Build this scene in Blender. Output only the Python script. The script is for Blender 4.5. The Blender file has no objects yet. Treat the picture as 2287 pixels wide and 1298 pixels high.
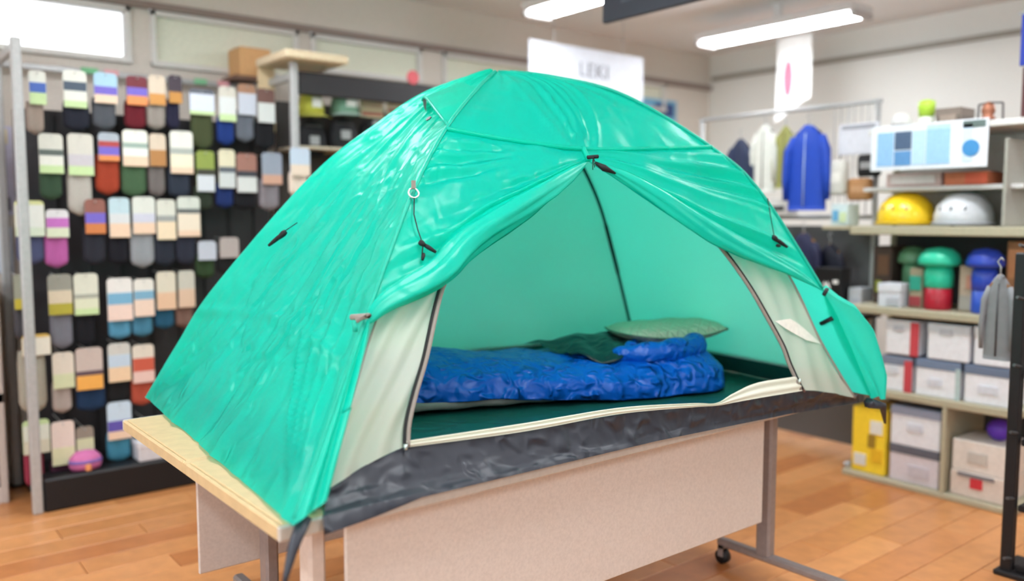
import bpy, bmesh, math, random
import numpy as np
from mathutils import Vector, Matrix, noise as mnoise

# ---------------------------------------------------------------- camera, sky, exposure
S = bpy.context.scene
COL = S.collection
cam_data = bpy.data.cameras.new('camera')
cam_data.sensor_width = 36.0
cam_data.lens = 36.0 * 1900.0 / 2287.0
cam_data.clip_start = 0.05
cam_data.dof.use_dof = True
cam_data.dof.focus_distance = 2.45
cam_data.dof.aperture_fstop = (cam_data.lens / 1000.0) / 0.031
cam = bpy.data.objects.new('camera', cam_data)
COL.objects.link(cam)
cam.location = (0, 0, 1.35)
cam.rotation_euler = (math.radians(90 - 4.93), 0, math.radians(-38.7))
S.camera = cam
W = bpy.data.worlds.new('daylight'); S.world = W; W.use_nodes = True
W.node_tree.nodes['Background'].inputs[0].default_value = (0.93, 0.96, 1.0, 1)
W.node_tree.nodes['Background'].inputs[1].default_value = 3.0
S.view_settings.view_transform = 'Standard'
S.view_settings.look = 'None'
S.view_settings.exposure = 0.30
S.view_settings.gamma = 1.0
S.view_settings.use_curve_mapping = False
S.cycles.max_bounces = 8
S.cycles.diffuse_bounces = 5
S.cycles.transparent_max_bounces = 10
S.cycles.sample_clamp_indirect = 6.0
S.cycles.caustics_reflective = False
S.cycles.caustics_refractive = False
LAMP = 30.0          # strength of every ceiling tube diffuser
rng = random.Random(7)

# ---------------------------------------------------------------- helpers
def lin(c):
    o = []
    for v in c[:3]:
        v = v / 255.0
        o.append(v / 12.92 if v <= 0.04045 else ((v + 0.055) / 1.055) ** 2.4)
    return (o[0], o[1], o[2], 1.0)

MATS = {}
def mat(c, rough=0.55, metal=0.0, bump=0.0, scale=60.0, var=0.06, spec=0.4, key=None):
    k = key or (tuple(c), rough, metal, bump, scale, var)
    if k in MATS: return MATS[k]
    m = bpy.data.materials.new('surface'); m.use_nodes = True
    nt = m.node_tree; b = nt.nodes['Principled BSDF']
    b.inputs['Roughness'].default_value = rough
    b.inputs['Metallic'].default_value = metal
    b.inputs['Specular IOR Level'].default_value = spec
    col = lin(c)
    tc = nt.nodes.new('ShaderNodeTexCoord')
    n = nt.nodes.new('ShaderNodeTexNoise'); n.inputs['Scale'].default_value = scale
    n.inputs['Detail'].default_value = 3
    nt.links.new(tc.outputs['Object'], n.inputs['Vector'])
    r = nt.nodes.new('ShaderNodeValToRGB')
    r.color_ramp.elements[0].position = .3; r.color_ramp.elements[1].position = .7
    r.color_ramp.elements[0].color = tuple(v * (1 - var) for v in col[:3]) + (1,)
    r.color_ramp.elements[1].color = tuple(min(1, v * (1 + var)) for v in col[:3]) + (1,)
    nt.links.new(n.outputs['Fac'], r.inputs['Fac'])
    nt.links.new(r.outputs['Color'], b.inputs['Base Color'])
    if bump:
        bp = nt.nodes.new('ShaderNodeBump'); bp.inputs['Strength'].default_value = bump
        bp.inputs['Distance'].default_value = .01
        nt.links.new(n.outputs['Fac'], bp.inputs['Height'])
        nt.links.new(bp.outputs['Normal'], b.inputs['Normal'])
    MATS[k] = m
    return m

def emit(c, strength):
    k = ('emit', tuple(c), strength)
    if k in MATS: return MATS[k]
    m = bpy.data.materials.new('lamp_light'); m.use_nodes = True
    b = m.node_tree.nodes['Principled BSDF']
    b.inputs['Base Color'].default_value = lin(c)
    b.inputs['Emission Color'].default_value = lin(c)
    b.inputs['Emission Strength'].default_value = strength
    MATS[k] = m; return m

def cloth(name, c, trans=0.35, clear=0.0, rough=0.4, coat=0.3, big=0.5, fine=0.3, bigscale=5.0, finescale=26.0, stretch=(1, 1, 1), under=None, bdist=.02, patchy=1.0):
    """thin crinkled fabric: gloss + light coming through (translucent) + see-through weave (clear)"""
    m = bpy.data.materials.new(name); m.use_nodes = True
    nt = m.node_tree; L = nt.links; b = nt.nodes['Principled BSDF']; out = nt.nodes['Material Output']
    b.inputs['Base Color'].default_value = lin(c)
    b.inputs['Roughness'].default_value = rough
    b.inputs['Specular IOR Level'].default_value = coat
    tc = nt.nodes.new('ShaderNodeTexCoord')
    mp = nt.nodes.new('ShaderNodeMapping'); mp.inputs['Scale'].default_value = stretch
    L.new(tc.outputs['Object'], mp.inputs['Vector'])
    n1 = nt.nodes.new('ShaderNodeTexNoise'); n1.noise_type = 'RIDGED_MULTIFRACTAL'
    n1.inputs['Scale'].default_value = bigscale; n1.inputs['Detail'].default_value = 4
    n1.inputs['Distortion'].default_value = .25
    n2 = nt.nodes.new('ShaderNodeTexNoise'); n2.noise_type = 'RIDGED_MULTIFRACTAL'
    n2.inputs['Scale'].default_value = finescale; n2.inputs['Detail'].default_value = 3
    n2.inputs['Distortion'].default_value = .5
    L.new(mp.outputs['Vector'], n1.inputs['Vector']); L.new(mp.outputs['Vector'], n2.inputs['Vector'])
    b1 = nt.nodes.new('ShaderNodeBump'); b1.inputs['Strength'].default_value = big; b1.inputs['Distance'].default_value = bdist
    b2 = nt.nodes.new('ShaderNodeBump'); b2.inputs['Strength'].default_value = fine; b2.inputs['Distance'].default_value = bdist * .45
    n3 = nt.nodes.new('ShaderNodeTexNoise'); n3.inputs['Scale'].default_value = 3.0; n3.inputs['Detail'].default_value = 2
    L.new(tc.outputs['Object'], n3.inputs['Vector'])
    mr = nt.nodes.new('ShaderNodeMapRange'); mr.inputs['From Min'].default_value = .40; mr.inputs['From Max'].default_value = .62; mr.inputs['To Min'].default_value = patchy
    L.new(n3.outputs['Fac'], mr.inputs['Value'])
    ml = nt.nodes.new('ShaderNodeMath'); ml.operation = 'MULTIPLY'
    L.new(n2.outputs['Fac'], ml.inputs[0]); L.new(mr.outputs['Result'], ml.inputs[1])
    L.new(n1.outputs['Fac'], b1.inputs['Height']); L.new(ml.outputs['Value'], b2.inputs['Height'])
    L.new(b1.outputs['Normal'], b2.inputs['Normal'])
    L.new(b2.outputs['Normal'], b.inputs['Normal'])
    t = nt.nodes.new('ShaderNodeBsdfTranslucent'); t.inputs['Color'].default_value = lin(under or c)
    L.new(b2.outputs['Normal'], t.inputs['Normal'])
    mx = nt.nodes.new('ShaderNodeMixShader'); mx.inputs[0].default_value = trans
    L.new(b.outputs[0], mx.inputs[1]); L.new(t.outputs[0], mx.inputs[2])
    last = mx
    if clear:
        tr = nt.nodes.new('ShaderNodeBsdfTransparent')
        m2 = nt.nodes.new('ShaderNodeMixShader'); m2.inputs[0].default_value = clear
        L.new(mx.outputs[0], m2.inputs[1]); L.new(tr.outputs[0], m2.inputs[2]); last = m2
    L.new(last.outputs[0], out.inputs['Surface'])
    return m

def origin(o):
    v = Vector((0, 0, 0))
    while o is not None:
        v += Vector(o.location); o = o.parent
    return v

def tag(o, label=None, cat=None, group=None, kind=None):
    if label: o['label'] = label
    if cat: o['category'] = cat
    if group: o['group'] = group
    if kind: o['kind'] = kind
    return o

def thing(name, loc, label, cat, group=None):
    o = bpy.data.objects.new(name, None); COL.objects.link(o); o.location = loc
    o.empty_display_size = .05
    return tag(o, label, cat, group)

class MB:
    """collects world-space geometry for one mesh object"""
    def __init__(self): self.v = []; self.f = []
    def add(self, vs, fs):
        k = len(self.v); self.v += [tuple(map(float, p)) for p in vs]
        self.f += [tuple(i + k for i in q) for q in fs]; return self
    def box(self, a, b, bev=0.0, M=None, seg=1):
        (x0, y0, z0), (x1, y1, z1) = a, b
        if bev <= 0:
            vs = [(x0,y0,z0),(x1,y0,z0),(x1,y1,z0),(x0,y1,z0),(x0,y0,z1),(x1,y0,z1),(x1,y1,z1),(x0,y1,z1)]
            fs = [(0,3,2,1),(4,5,6,7),(0,1,5,4),(1,2,6,5),(2,3,7,6),(3,0,4,7)]
        else:
            bm = bmesh.new(); bmesh.ops.create_cube(bm, size=1)
            for v in bm.verts: v.co = Vector(((x0+x1)/2 + v.co.x*(x1-x0), (y0+y1)/2 + v.co.y*(y1-y0), (z0+z1)/2 + v.co.z*(z1-z0)))
            bev = min(bev, .45*min(abs(x1-x0), abs(y1-y0), abs(z1-z0)))
            bmesh.ops.bevel(bm, geom=bm.edges[:], offset=bev, segments=seg, affect='EDGES', profile=.5)
            bm.verts.index_update(); vs = [tuple(v.co) for v in bm.verts]; fs = [tuple(v.index for v in f.verts) for f in bm.faces]; bm.free()
        if M is not None: vs = [tuple(M @ Vector(p)) for p in vs]
        return self.add(vs, fs)
    def tube(self, pts, r, n=8, closed=False):
        P = [Vector(p) for p in pts]; m = len(P); rs = r if isinstance(r, (list, tuple, np.ndarray)) else [r]*m
        up = Vector((0, 0, 1)); vs = []; prev = None
        for i, p in enumerate(P):
            a = P[i-1] if (i > 0 or closed) else p; c = P[(i+1) % m] if (i < m-1 or closed) else p
            t = (c - a).normalized() if (c - a).length > 1e-9 else Vector((0,0,1))
            if prev is None:
                s = t.cross(up)
                if s.length < 1e-3: s = t.cross(Vector((1, 0, 0)))
            else: s = prev - t * prev.dot(t)
            s.normalize(); prev = s; q = t.cross(s)
            for k in range(n):
                a_ = 2*math.pi*k/n; vs.append(p + (s*math.cos(a_) + q*math.sin(a_))*rs[i])
        fs = []
        for i in range(m if closed else m-1):
            j = (i+1) % m
            for k in range(n): fs.append((i*n+k, i*n+(k+1) % n, j*n+(k+1) % n, j*n+k))
        if not closed: fs += [tuple(reversed(range(n))), tuple(range((m-1)*n, m*n))]
        return self.add(vs, fs)
    def lathe(self, c, prof, n=20, sx=1, sy=1, M=None):
        vs = []; m = len(prof)
        for r, z in prof:
            for k in range(n):
                a = 2*math.pi*k/n; p = (r*math.cos(a)*sx, r*math.sin(a)*sy, z)
                if M is not None: p = tuple(M @ Vector(p))
                vs.append((c[0]+p[0], c[1]+p[1], c[2]+p[2]))
        fs = [(i*n+k, i*n+(k+1) % n, (i+1)*n+(k+1) % n, (i+1)*n+k) for i in range(m-1) for k in range(n)]
        fs += [tuple(reversed(range(n))), tuple(range((m-1)*n, m*n))]
        return self.add(vs, fs)
    def grid(self, P, wrap=False):
        P = np.asarray(P); a, b = P.shape[:2]
        fs = []
        for i in range(a-1):
            for j in range(b if wrap else b-1):
                fs.append((i*b+j, i*b+(j+1) % b, (i+1)*b+(j+1) % b, (i+1)*b+j))
        return self.add(P.reshape(-1, 3), fs)
    def build(self, name, m, parent=None, smooth=False, base=None):
        o0 = origin(parent) if parent is not None else Vector(base or (0, 0, 0))
        me = bpy.data.meshes.new(name)
        me.from_pydata([(x-o0.x, y-o0.y, z-o0.z) for x, y, z in self.v], [], self.f)
        me.materials.append(m)
        if smooth:
            me.polygons.foreach_set('use_smooth', [True]*len(me.polygons))
        me.update()
        o = bpy.data.objects.new(name, me); COL.objects.link(o)
        if parent is not None: o.parent = parent
        else: o.location = o0
        return o

def struct(name, mb, m, **k):
    o = mb.build(name, m, **k)
    if o.parent is None: o['kind'] = 'structure'
    return o
# ---------------------------------------------------------------- the room
YB, XR, ZC = 4.92, 6.2, 2.78
M_wall = mat((226, 227, 222), .8, bump=.05, scale=90)
M_lower = mat((212, 204, 194), .8, bump=.05, scale=90)
M_ceil = mat((236, 235, 234), .85, bump=.1, scale=140)
M_frame = mat((140, 125, 118), .5)
M_white = mat((238, 238, 236), .4)
M_pole = mat((176, 178, 178), .35, metal=.25)
M_black = mat((22, 22, 25), .5)
M_dark = mat((42, 41, 44), .55)

struct('floor', MB().box((-3, -4, -.12), (XR, YB, -.012)), mat((120, 78, 48), .6))
FL_OB = bpy.data.objects['floor']
woods = []
for i, c in enumerate([(196, 132, 80), (205, 142, 88), (188, 122, 72), (212, 150, 96), (199, 137, 84)]):
    m = mat(c, .33, bump=.04, scale=14, var=.10, spec=.5, key=('plank', i))
    woods.append(m)
pl = {}
nrow = 0
y = .45
while y < YB - .16:
    x = -.5 - .3 * (nrow % 3)
    while x < 5.2:
        L_ = .9
        for mi in (rng.randrange(5),):
            if mi not in pl:
                ob = MB().box((0, 0, -.012), (L_ - .003, .147, 0), .002).build('plank', woods[mi], FL_OB)
                pl[mi] = ob.data; o = ob
            else:
                o = bpy.data.objects.new('plank', pl[mi]); COL.objects.link(o); o.parent = FL_OB
            o.location = (x, y, 0)
        x += L_
    y += .15; nrow += 1

struct('ceiling', MB().box((-3, -4, ZC), (XR + .1, YB + .1, ZC + .1)), M_ceil)
struct('wall_right', MB().box((XR, -4, -.1), (XR + .1, YB + .1, ZC)), M_wall)
wl = MB()                                              # unseen glazing, added for more daylight from the left and behind the camera
wl.box((-3.1, -4, -.1), (-3, YB + .1, .45)).box((-3.1, -4, 2.45), (-3, YB + .1, ZC))
for y0, y1 in ((-4, -3.4), (-1.1, -.9), (1.4, 1.6), (3.9, YB + .1)): wl.box((-3.1, y0, .45), (-3, y1, 2.45))
struct('wall_left', wl, M_wall)
wf = MB()
wf.box((-3.1, -4.1, -.1), (XR + .1, -4, .45)).box((-3.1, -4.1, 2.45), (XR + .1, -4, ZC))
for x0, x1 in ((-3.1, -2.6), (-1.0, XR + .1)): wf.box((x0, -4.1, .45), (x1, -4, 2.45))
struct('wall_front', wf, M_wall)
wb = MB()
wb.box((-3.1, YB, -.1), (XR, YB + .1, 2.17))                 # below the window band
wb.box((-3.1, YB, 2.50), (XR, YB + .1, ZC))                # lintel
wins = [(.05, 1.32, 2.17), (1.42, 2.28, 2.17), (2.36, 3.16, 2.24), (3.33, 4.20, 2.24), (4.3, 5.6, 2.24)]
for a, b in ((-3.1, .05), (1.32, 1.42), (2.28, 2.36), (3.16, 3.33), (4.20, 4.30), (5.6, XR)):
    wb.box((a, YB, 2.17), (b, YB + .1, 2.50))
wb.box((2.36, YB, 2.17), (5.6, YB + .1, 2.24))
struct('wall_back', wb, M_lower)
# plastered upper band of the back wall, warm grey
struct('trim_1', MB().box((-3, YB - .035, 2.47), (XR, YB - .002, 2.51), .006), M_frame)
struct('trim_2', MB().box((XR - .035, -3.9, 2.55), (XR - .002, YB - .04, 2.585), .006), mat((150, 146, 136), .5))
struct('baseboard_back', MB().box((-3, YB - .015, 0), (XR, YB - .001, .08), .004), mat((205, 195, 190), .5))
blind = mat((222, 224, 206), .7)
glass_day = None
def window(i, x0, x1, z0, m):
    fr = MB(); z1 = 2.47; t = .03
    fr.box((x0, YB - .02, z0), (x0 + t, YB + .06, z1), .004); fr.box((x1 - t, YB - .02, z0), (x1, YB + .06, z1), .004)
    fr.box((x0, YB - .03, z0), (x1, YB + .06, z0 + t), .004); fr.box((x0, YB - .02, z1 - t), (x1, YB + .06, z1), .004)
    f = struct('window_%d' % i, fr, mat((214, 212, 208), .45))
    MB().box((x0 + t, YB + .015, z0 + t), (x1 - t, YB + .022, z1 - t)).build('pane', m, f)
    return f
mg = bpy.data.materials.new('clear_glass'); mg.use_nodes = True
g = mg.node_tree.nodes['Principled BSDF']; g.inputs['Transmission Weight'].default_value = 1; g.inputs['Roughness'].default_value = .0; g.inputs['IOR'].default_value = 1.02
for i, (a, b, z0) in enumerate(wins):
    window(i + 1, a, b, z0, mg if i == 0 else blind)
wn = 6
def added_window(a, b, axis):
    global wn
    fr = MB(); t = .04; z0, z1 = .45, 2.45
    q = (lambda u0, u1, z0_, z1_, d0, d1: fr.box((u0, -4 + d0, z0_), (u1, -4 + d1, z1_))) if axis == 'x' else (lambda u0, u1, z0_, z1_, d0, d1: fr.box((-3 + d0, u0, z0_), (-3 + d1, u1, z1_)))
    q(a, a + t, z0, z1, -.07, -.03); q(b - t, b, z0, z1, -.07, -.03); q(a, b, z0, z0 + t, -.07, -.03); q(a, b, z1 - t, z1, -.07, -.03)
    f = struct('window_%d' % wn, fr, mat((150, 150, 152), .4)); wn += 1  # out-of-view window, added to brighten the tent
for a, b in ((-3.4, -1.1), (-.9, 1.4), (1.6, 3.9)): added_window(a, b, 'y')
for a, b in ((-2.6, -1.0),): added_window(a, b, 'x')
# ceiling lamps -------------------------------------------------
M_tube = emit((246, 250, 255), LAMP)
M_house = mat((225, 224, 224), .4)
def ceiling_light(x, y, label, group=None):
    t = thing('ceiling_light', (x, y, 2.60), label, 'lamp', group)
    MB().box((x - .02, y - .03, 2.66), (x + .02, y + .03, ZC), .004).build('stem', M_house, t)
    h = MB(); h.box((x - .13, y - .62, 2.61), (x + .13, y + .62, 2.665), .02).build('housing', M_house, t)
    MB().box((x - .10, y - .56, 2.592), (x + .10, y + .56, 2.612), .008).build('diffuser', M_tube, t)
    for e in (-.6, .6):
        MB().box((x - .11, y + e - .02, 2.575), (x + .11, y + e + .02, 2.615), .008).build('end_cap', mat((190, 186, 184), .5), t)
ceiling_light(5.05, 3.45, 'white twin tube ceiling light hung near the right wall and banner')
ceiling_light(3.50, 3.52, 'white twin tube ceiling light beside the hanging dark sign')
for x, y, w in ((1.3, 3.3, 'above the rear of the tent'), (3.4, 1.5, 'above the aisle right of the tent'), (1.3, 1.0, 'over the aisle in front of the tent'),
                (-.9, 1.0, 'over the floor left of the camera'), (-.9, 3.2, 'over the floor left of the sock rack'), (1.3, -1.4, 'behind the camera, middle row'),
                (3.4, -1.4, 'behind the camera, right row'), (-.9, -1.6, 'behind the camera, left row'), (5.2, .8, 'above the aisle beyond the right display shelf')):
    ceiling_light(x, y, 'unseen white ceiling light, added ' + w, 'added ceiling lights out of view')  # lamps out of view, added as fill for tent and room
# ---------------------------------------------------------------- two folding tables back to back
M_top = mat((206, 182, 138), .4, bump=.03, scale=30)
M_edge = mat((196, 190, 180), .4)
M_panel = mat((214, 206, 198), .6, bump=.02, scale=120)
M_leg = mat((150, 142, 140), .4, metal=.3)
M_leg_lit = mat((206, 194, 184), .5)
TX0, TX1 = .705, 2.79
def folding_table(y0, y1, front, label):
    yc = (y0 + y1) / 2
    t = thing('folding_table', (TX0, y0, 0), label, 'table')
    MB().box((TX0 + .012, y0 + .012, .668), (TX1 - .012, y1 - .012, .70), .003).build('tabletop', M_top, t)
    MB().box((TX0, y0, .664), (TX1, y0 + .012, .699), .004).build('edge_band', M_edge if front else M_top, t)
    MB().box((TX0, y1 - .012, .664), (TX1, y1, .699), .004).build('edge_band', M_top if front else M_edge, t)
    for x in (TX0, TX1 - .012):
        MB().box((x, y0 + .012, .664), (x + .012, y1 - .012, .699), .004).build('end_band', M_top, t)
    py = y0 + .085 if front else y1 - .10
    ly = y0 + .15 if front else yc
    pz = (.265, .655) if front else (.165, .655)
    MB().box((.90, py - .006, pz[0]), (2.54, py + .006, pz[1]), .004).build('modesty_panel', M_panel, t)
    MB().box((1.07, yc - .02, .60), (2.62, yc + .02, .64), .004).build('stretcher', M_leg, t)
    for sx, ml in ((.85 if front else 1.06, M_leg_lit if front else M_leg), (2.665, M_leg)):  # front legs differ: left painted as lit, right as in shade
        MB().box((sx - .022, ly - .03, .09), (sx + .022, ly + .03, .664), .008).build('leg', ml, t)
        fy0, fy1 = (y0 - .20, y0 + .36) if front else (y0 + .04, y1 - .02)
        MB().box((sx - .02, fy0, .07), (sx + .02, fy1, .10), .008).build('foot', M_leg, t)
        for cy in (fy0 + .02, fy1 - .02):
            cst = MB().tube([(sx - .014, cy, .028), (sx + .014, cy, .028)], .028, 14).build('caster', M_black, t, True)
            MB().box((sx - .019, cy - .012, .03), (sx - .015, cy + .012, .072)).box((sx + .015, cy - .012, .03), (sx + .019, cy + .012, .072)).box((sx - .019, cy - .012, .062), (sx + .019, cy + .012, .072)).build('fork', M_leg, cst)
folding_table(1.665, 2.279, True, 'cream folding table with pale front panel on casters, nearer of two under tent')
folding_table(2.281, 2.89, False, 'cream folding table with rear panel, behind the first table under the tent')
import numpy as np
TC=np.array([1.82,2.36,.70])
def crom(pts,n=40):
    P=np.array(pts,float);P=np.vstack([2*P[0]-P[1],P,2*P[-1]-P[-2]]);out=[]
    for i in range(1,len(P)-2):
        a,b,c_,d=P[i-1],P[i],P[i+1],P[i+2]
        for t in np.linspace(0,1,n,endpoint=False):
            out.append(.5*((2*b)+(c_-a)*t+(2*a-5*b+4*c_-d)*t*t+(3*b-a-3*c_+d)*t**3))
    out.append(P[-2]);return np.array(out)
def pole(corner,pts):
    d=np.array([corner[0]-TC[0],corner[1]-TC[1]])
    Q=crom(pts);z=np.maximum.accumulate(Q[:,1]);u=Q[:,0]
    def f(h):
        h=np.asarray(h,float);uu=np.interp(h,z,u)
        return np.stack([TC[0]+d[0]*uu,TC[1]+d[1]*uu,TC[2]+h],-1)
    return f
TOP=1.15
P_FL=pole((.76,1.66),[(1.04,0.0),(0.97,.10),(0.90,.203),(0.765,.405),(0.55,.71),(0.36,.907),(0.15,1.06),(0,1.15)])
P_RL=pole((.80,3.2),[(.955,0),(.86,.2),(.755,.405),(.486,.798),(.306,.982),(.19,1.08),(.08,1.13),(0,1.15)])
P_FR=pole((2.82,1.55),[(1.04,0),(.97,.2),(.892,.39),(.713,.735),(.58,.888),(.345,1.065),(.15,1.13),(0,1.15)])
P_RR=pole((2.95,2.75),[(1.06,0),(1.0,.12),(.9,.34),(.8,.55),(.7,.73),(.6,.86),(.5,.95),(.3,1.08),(.12,1.135),(0,1.15)])
IT=1.08
I_FL=pole((.76,1.66),[(.985,0),(.92,.047),(.84,.2),(.726,.395),(.5,.68),(.33,.86),(.13,1.03),(0,1.08)])
I_RL=pole((.80,3.2),[(.92,0),(.83,.2),(.72,.405),(.46,.75),(.28,.93),(.15,1.03),(0,1.08)])
I_FR=pole((2.82,1.55),[(1.0,0),(.982,.018),(.885,.218),(.801,.431),(.66,.70),(.52,.84),(.3,1.0),(.1,1.07),(0,1.08)])
I_RR=pole((2.95,2.75),[(1.03,0),(1.0,.06),(.9,.28),(.8,.49),(.7,.68),(.6,.81),(.5,.90),(.3,1.02),(.1,1.075),(0,1.08)])
def ruled(A,B): return lambda s,z: A(z)*(1-np.asarray(s)[...,None])+B(z)*np.asarray(s)[...,None]
# ---------------------------------------------------------------- the green tent
def ruled(A, B):
    return lambda s, z: A(z) * (1 - np.asarray(s, float)[..., None]) + B(z) * np.asarray(s, float)[..., None]
front = ruled(P_FL, P_FR); left = ruled(P_RL, P_FL); right = ruled(P_FR, P_RR); rear = ruled(P_RR, P_RL)
ifront = ruled(I_FL, I_FR); ileft = ruled(I_RL, I_FL); iright = ruled(I_FR, I_RR); irear = ruled(I_RR, I_RL)

def polyc(pts, n, smooth=True):
    Q = crom(pts) if (smooth and len(pts) > 2) else np.array(pts, float)
    d = np.r_[0, np.cumsum(np.hypot(*np.diff(Q, axis=0).T))]
    t = np.linspace(0, d[-1], n)
    return np.stack([np.interp(t, d, Q[:, 0]), np.interp(t, d, Q[:, 1])], -1)
def coons(top, bot, lft, rgt, nu, nv):
    """param-space patch: u along top/bot, v from top to bot"""
    T, B_, Lc, Rc = polyc(top, nu), polyc(bot, nu), polyc(lft, nv), polyc(rgt, nv)
    u = np.linspace(0, 1, nu)[None, :, None]; v = np.linspace(0, 1, nv)[:, None, None]
    P = (1-v)*T[None] + v*B_[None] + (1-u)*Lc[:, None] + u*Rc[:, None]
    P = P - ((1-u)*(1-v)*T[0] + u*(1-v)*T[-1] + (1-u)*v*B_[0] + u*v*B_[-1])
    return P[..., 0], P[..., 1]
def normals(P):
    du = np.gradient(P, axis=1); dv = np.gradient(P, axis=0)
    n = np.cross(du, dv); l = np.linalg.norm(n, axis=-1, keepdims=True); return n / np.maximum(l, 1e-9)
def outward(P, ref=(1.82, 2.30, 1.0)):
    n = normals(P); s = np.sign(np.sum(n * (P - np.array(ref)), axis=-1, keepdims=True)); m = np.sign(np.sum(s)) or 1
    return n * m
def surf(name, f, s, z, disp, m, parent, off=0.0):
    P = f(s, z); n = outward(P)
    P = P + n * (np.asarray(disp) + off)[..., None] if not np.isscalar(disp) else P + n * (disp + off)
    return MB().grid(P).build(name, m, parent, True)
def fnoise(s, z, fs, fz, seed, octv=2):
    o = np.zeros(s.shape)
    it = np.nditer(s, flags=['multi_index'])
    for _ in it:
        k = it.multi_index; o[k] = mnoise.fractal(Vector((s[k]*fs + seed, z[k]*fz, seed*1.7)), .9, 2.0, octv)
    return o
def ridge(x, w): return np.exp(-np.abs(x / w) ** 1.5)

M_fly = cloth('green_nylon', (0, 205, 184), trans=.46, rough=.33, coat=.42, big=.8, fine=1.0, bigscale=4.5, finescale=18, bdist=.030, patchy=.15, under=(80, 252, 225))
M_flys = cloth('green_nylon_taut', (0, 205, 184), trans=.46, rough=.33, coat=.42, big=.6, fine=.5, bigscale=3.2, finescale=12, bdist=.03, under=(80, 252, 225))
M_roll = cloth('green_nylon_layers', (0, 202, 178), trans=.26, rough=.33, coat=.42, big=.5, fine=.4, bigscale=3.2, finescale=12, under=(80, 252, 225), bdist=.03)
M_seam = mat((0, 176, 150), .45)
M_inner = cloth('pale_inner_fabric', (236, 248, 240), trans=.62, clear=.15, rough=.8, coat=.15, big=.10, fine=.05, bigscale=4, finescale=20)
M_cream = cloth('cream_door_fabric', (240, 242, 226), trans=.40, clear=.14, rough=.8, coat=.15, big=.12, fine=.05, bigscale=4, finescale=20)
M_tub = cloth('dark_grey_groundsheet', (46, 51, 61), trans=.0, rough=.42, coat=.5, big=.9, fine=.9, bigscale=6, finescale=18, bdist=.05)
M_tubin = cloth('dark_green_floor', (22, 84, 78), trans=.0, rough=.38, coat=.5, big=.5, fine=.5, bigscale=5, finescale=14, bdist=.03)
M_tape = mat((150, 142, 134), .7)
M_cord = mat((24, 26, 28), .6)
M_ring = mat((200, 214, 210), .25, metal=.7)

tent = thing('dome_tent', (1.82, 2.36, .70), 'green double wall dome tent with open door pitched on the tables', 'tent')

# left end panel ------------------------------------------------
nz, ns = 150, 120
v = np.linspace(0, 1, nz); zz = .008 + (TOP - .012) * np.sin(v * math.pi / 2) ** 1.0
s_, z_ = np.meshgrid(np.linspace(0, 1, ns), zz)
mid = np.sin(np.pi * s_)
low = np.clip(1 - z_ / 1.0, 0, 1)
d = -.030 * mid * np.sin(np.pi * np.clip(z_ / 1.1, 0, 1))
for s0, s1, w, a in ((.30, .42, .018, .008), (.47, .56, .014, -.007), (.60, .66, .016, .008), (.74, .76, .012, -.006), (.88, .90, .012, .006), (.14, .30, .02, -.006)):
    c_ = s0 + (s1 - s0) * z_ / TOP
    d += a * ridge(s_ - c_, w) * mid
# folds that gather towards the front corner and the hem
for k in range(9):
    sc = .62 + .04 * k
    c_ = sc + (.985 - sc) * np.clip((.42 - z_) / .42, 0, 1) ** 1.3
    d += (.010 if k % 2 else -.006) * ridge(s_ - c_, .012) * np.clip((.52 - z_) / .25, 0, 1)
for k in range(5):
    sc = .05 + .07 * k
    c_ = sc + (.02 - sc) * np.clip((.30 - z_) / .30, 0, 1)
    d += (.008 if k % 2 else -.006) * ridge(s_ - c_, .014) * np.clip((.36 - z_) / .2, 0, 1)
# the cross crease that runs over the panel
cz = .32 + .06 * np.sin(np.pi * np.clip(s_, 0, 1)) - .02 * s_
d += .006 * ridge(z_ - cz, .010) * (s_ < .97)
d += .006 * fnoise(s_, z_, 6, 7, 3.1, 3)
d *= np.clip(np.minimum(s_, 1 - s_) / .02, 0, 1)
surf('left_end_panel', left, s_, z_, d * np.where(np.abs(d) < .02, 1.7, 1.2), M_fly, tent)

# brow (upper front) panel --------------------------------------
seam = polyc([(.003, .907), (.254, .876), (.476, .861), (.723, .873), (.999, .890)], 90)
vv = np.sin(np.linspace(0, 1, 46) * math.pi / 2)
s_ = np.repeat(seam[None, :, 0], 46, 0); z_ = seam[None, :, 1] + (TOP - .002 - seam[None, :, 1]) * vv[:, None]
d = .012 * np.sin(np.pi * s_) * np.sin(np.pi * vv[:, None])
ax, az = (s_ - .476) * 1.7, z_ - .80
ang = np.arctan2(ax, az); rad = np.hypot(ax, az)
for a0, w, am in ((-.95, .05, .006), (-.62, .035, -.006), (-.42, .03, .008), (-.3, .03, -.005), (-.05, .04, .009), (.10, .03, -.005), (.28, .04, .008), (.5, .04, -.004), (.8, .05, .006)):
    d += am * ridge(ang - a0, w) * np.clip(1.25 - rad / .5, 0, 1)
d += .004 * fnoise(s_, z_, 9, 9, 8.3, 2)
d *= np.clip(np.minimum(s_, 1 - s_) / .02, 0, 1)
surf('brow_panel', front, s_, z_, d * 1.8, M_flys, tent)

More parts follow.
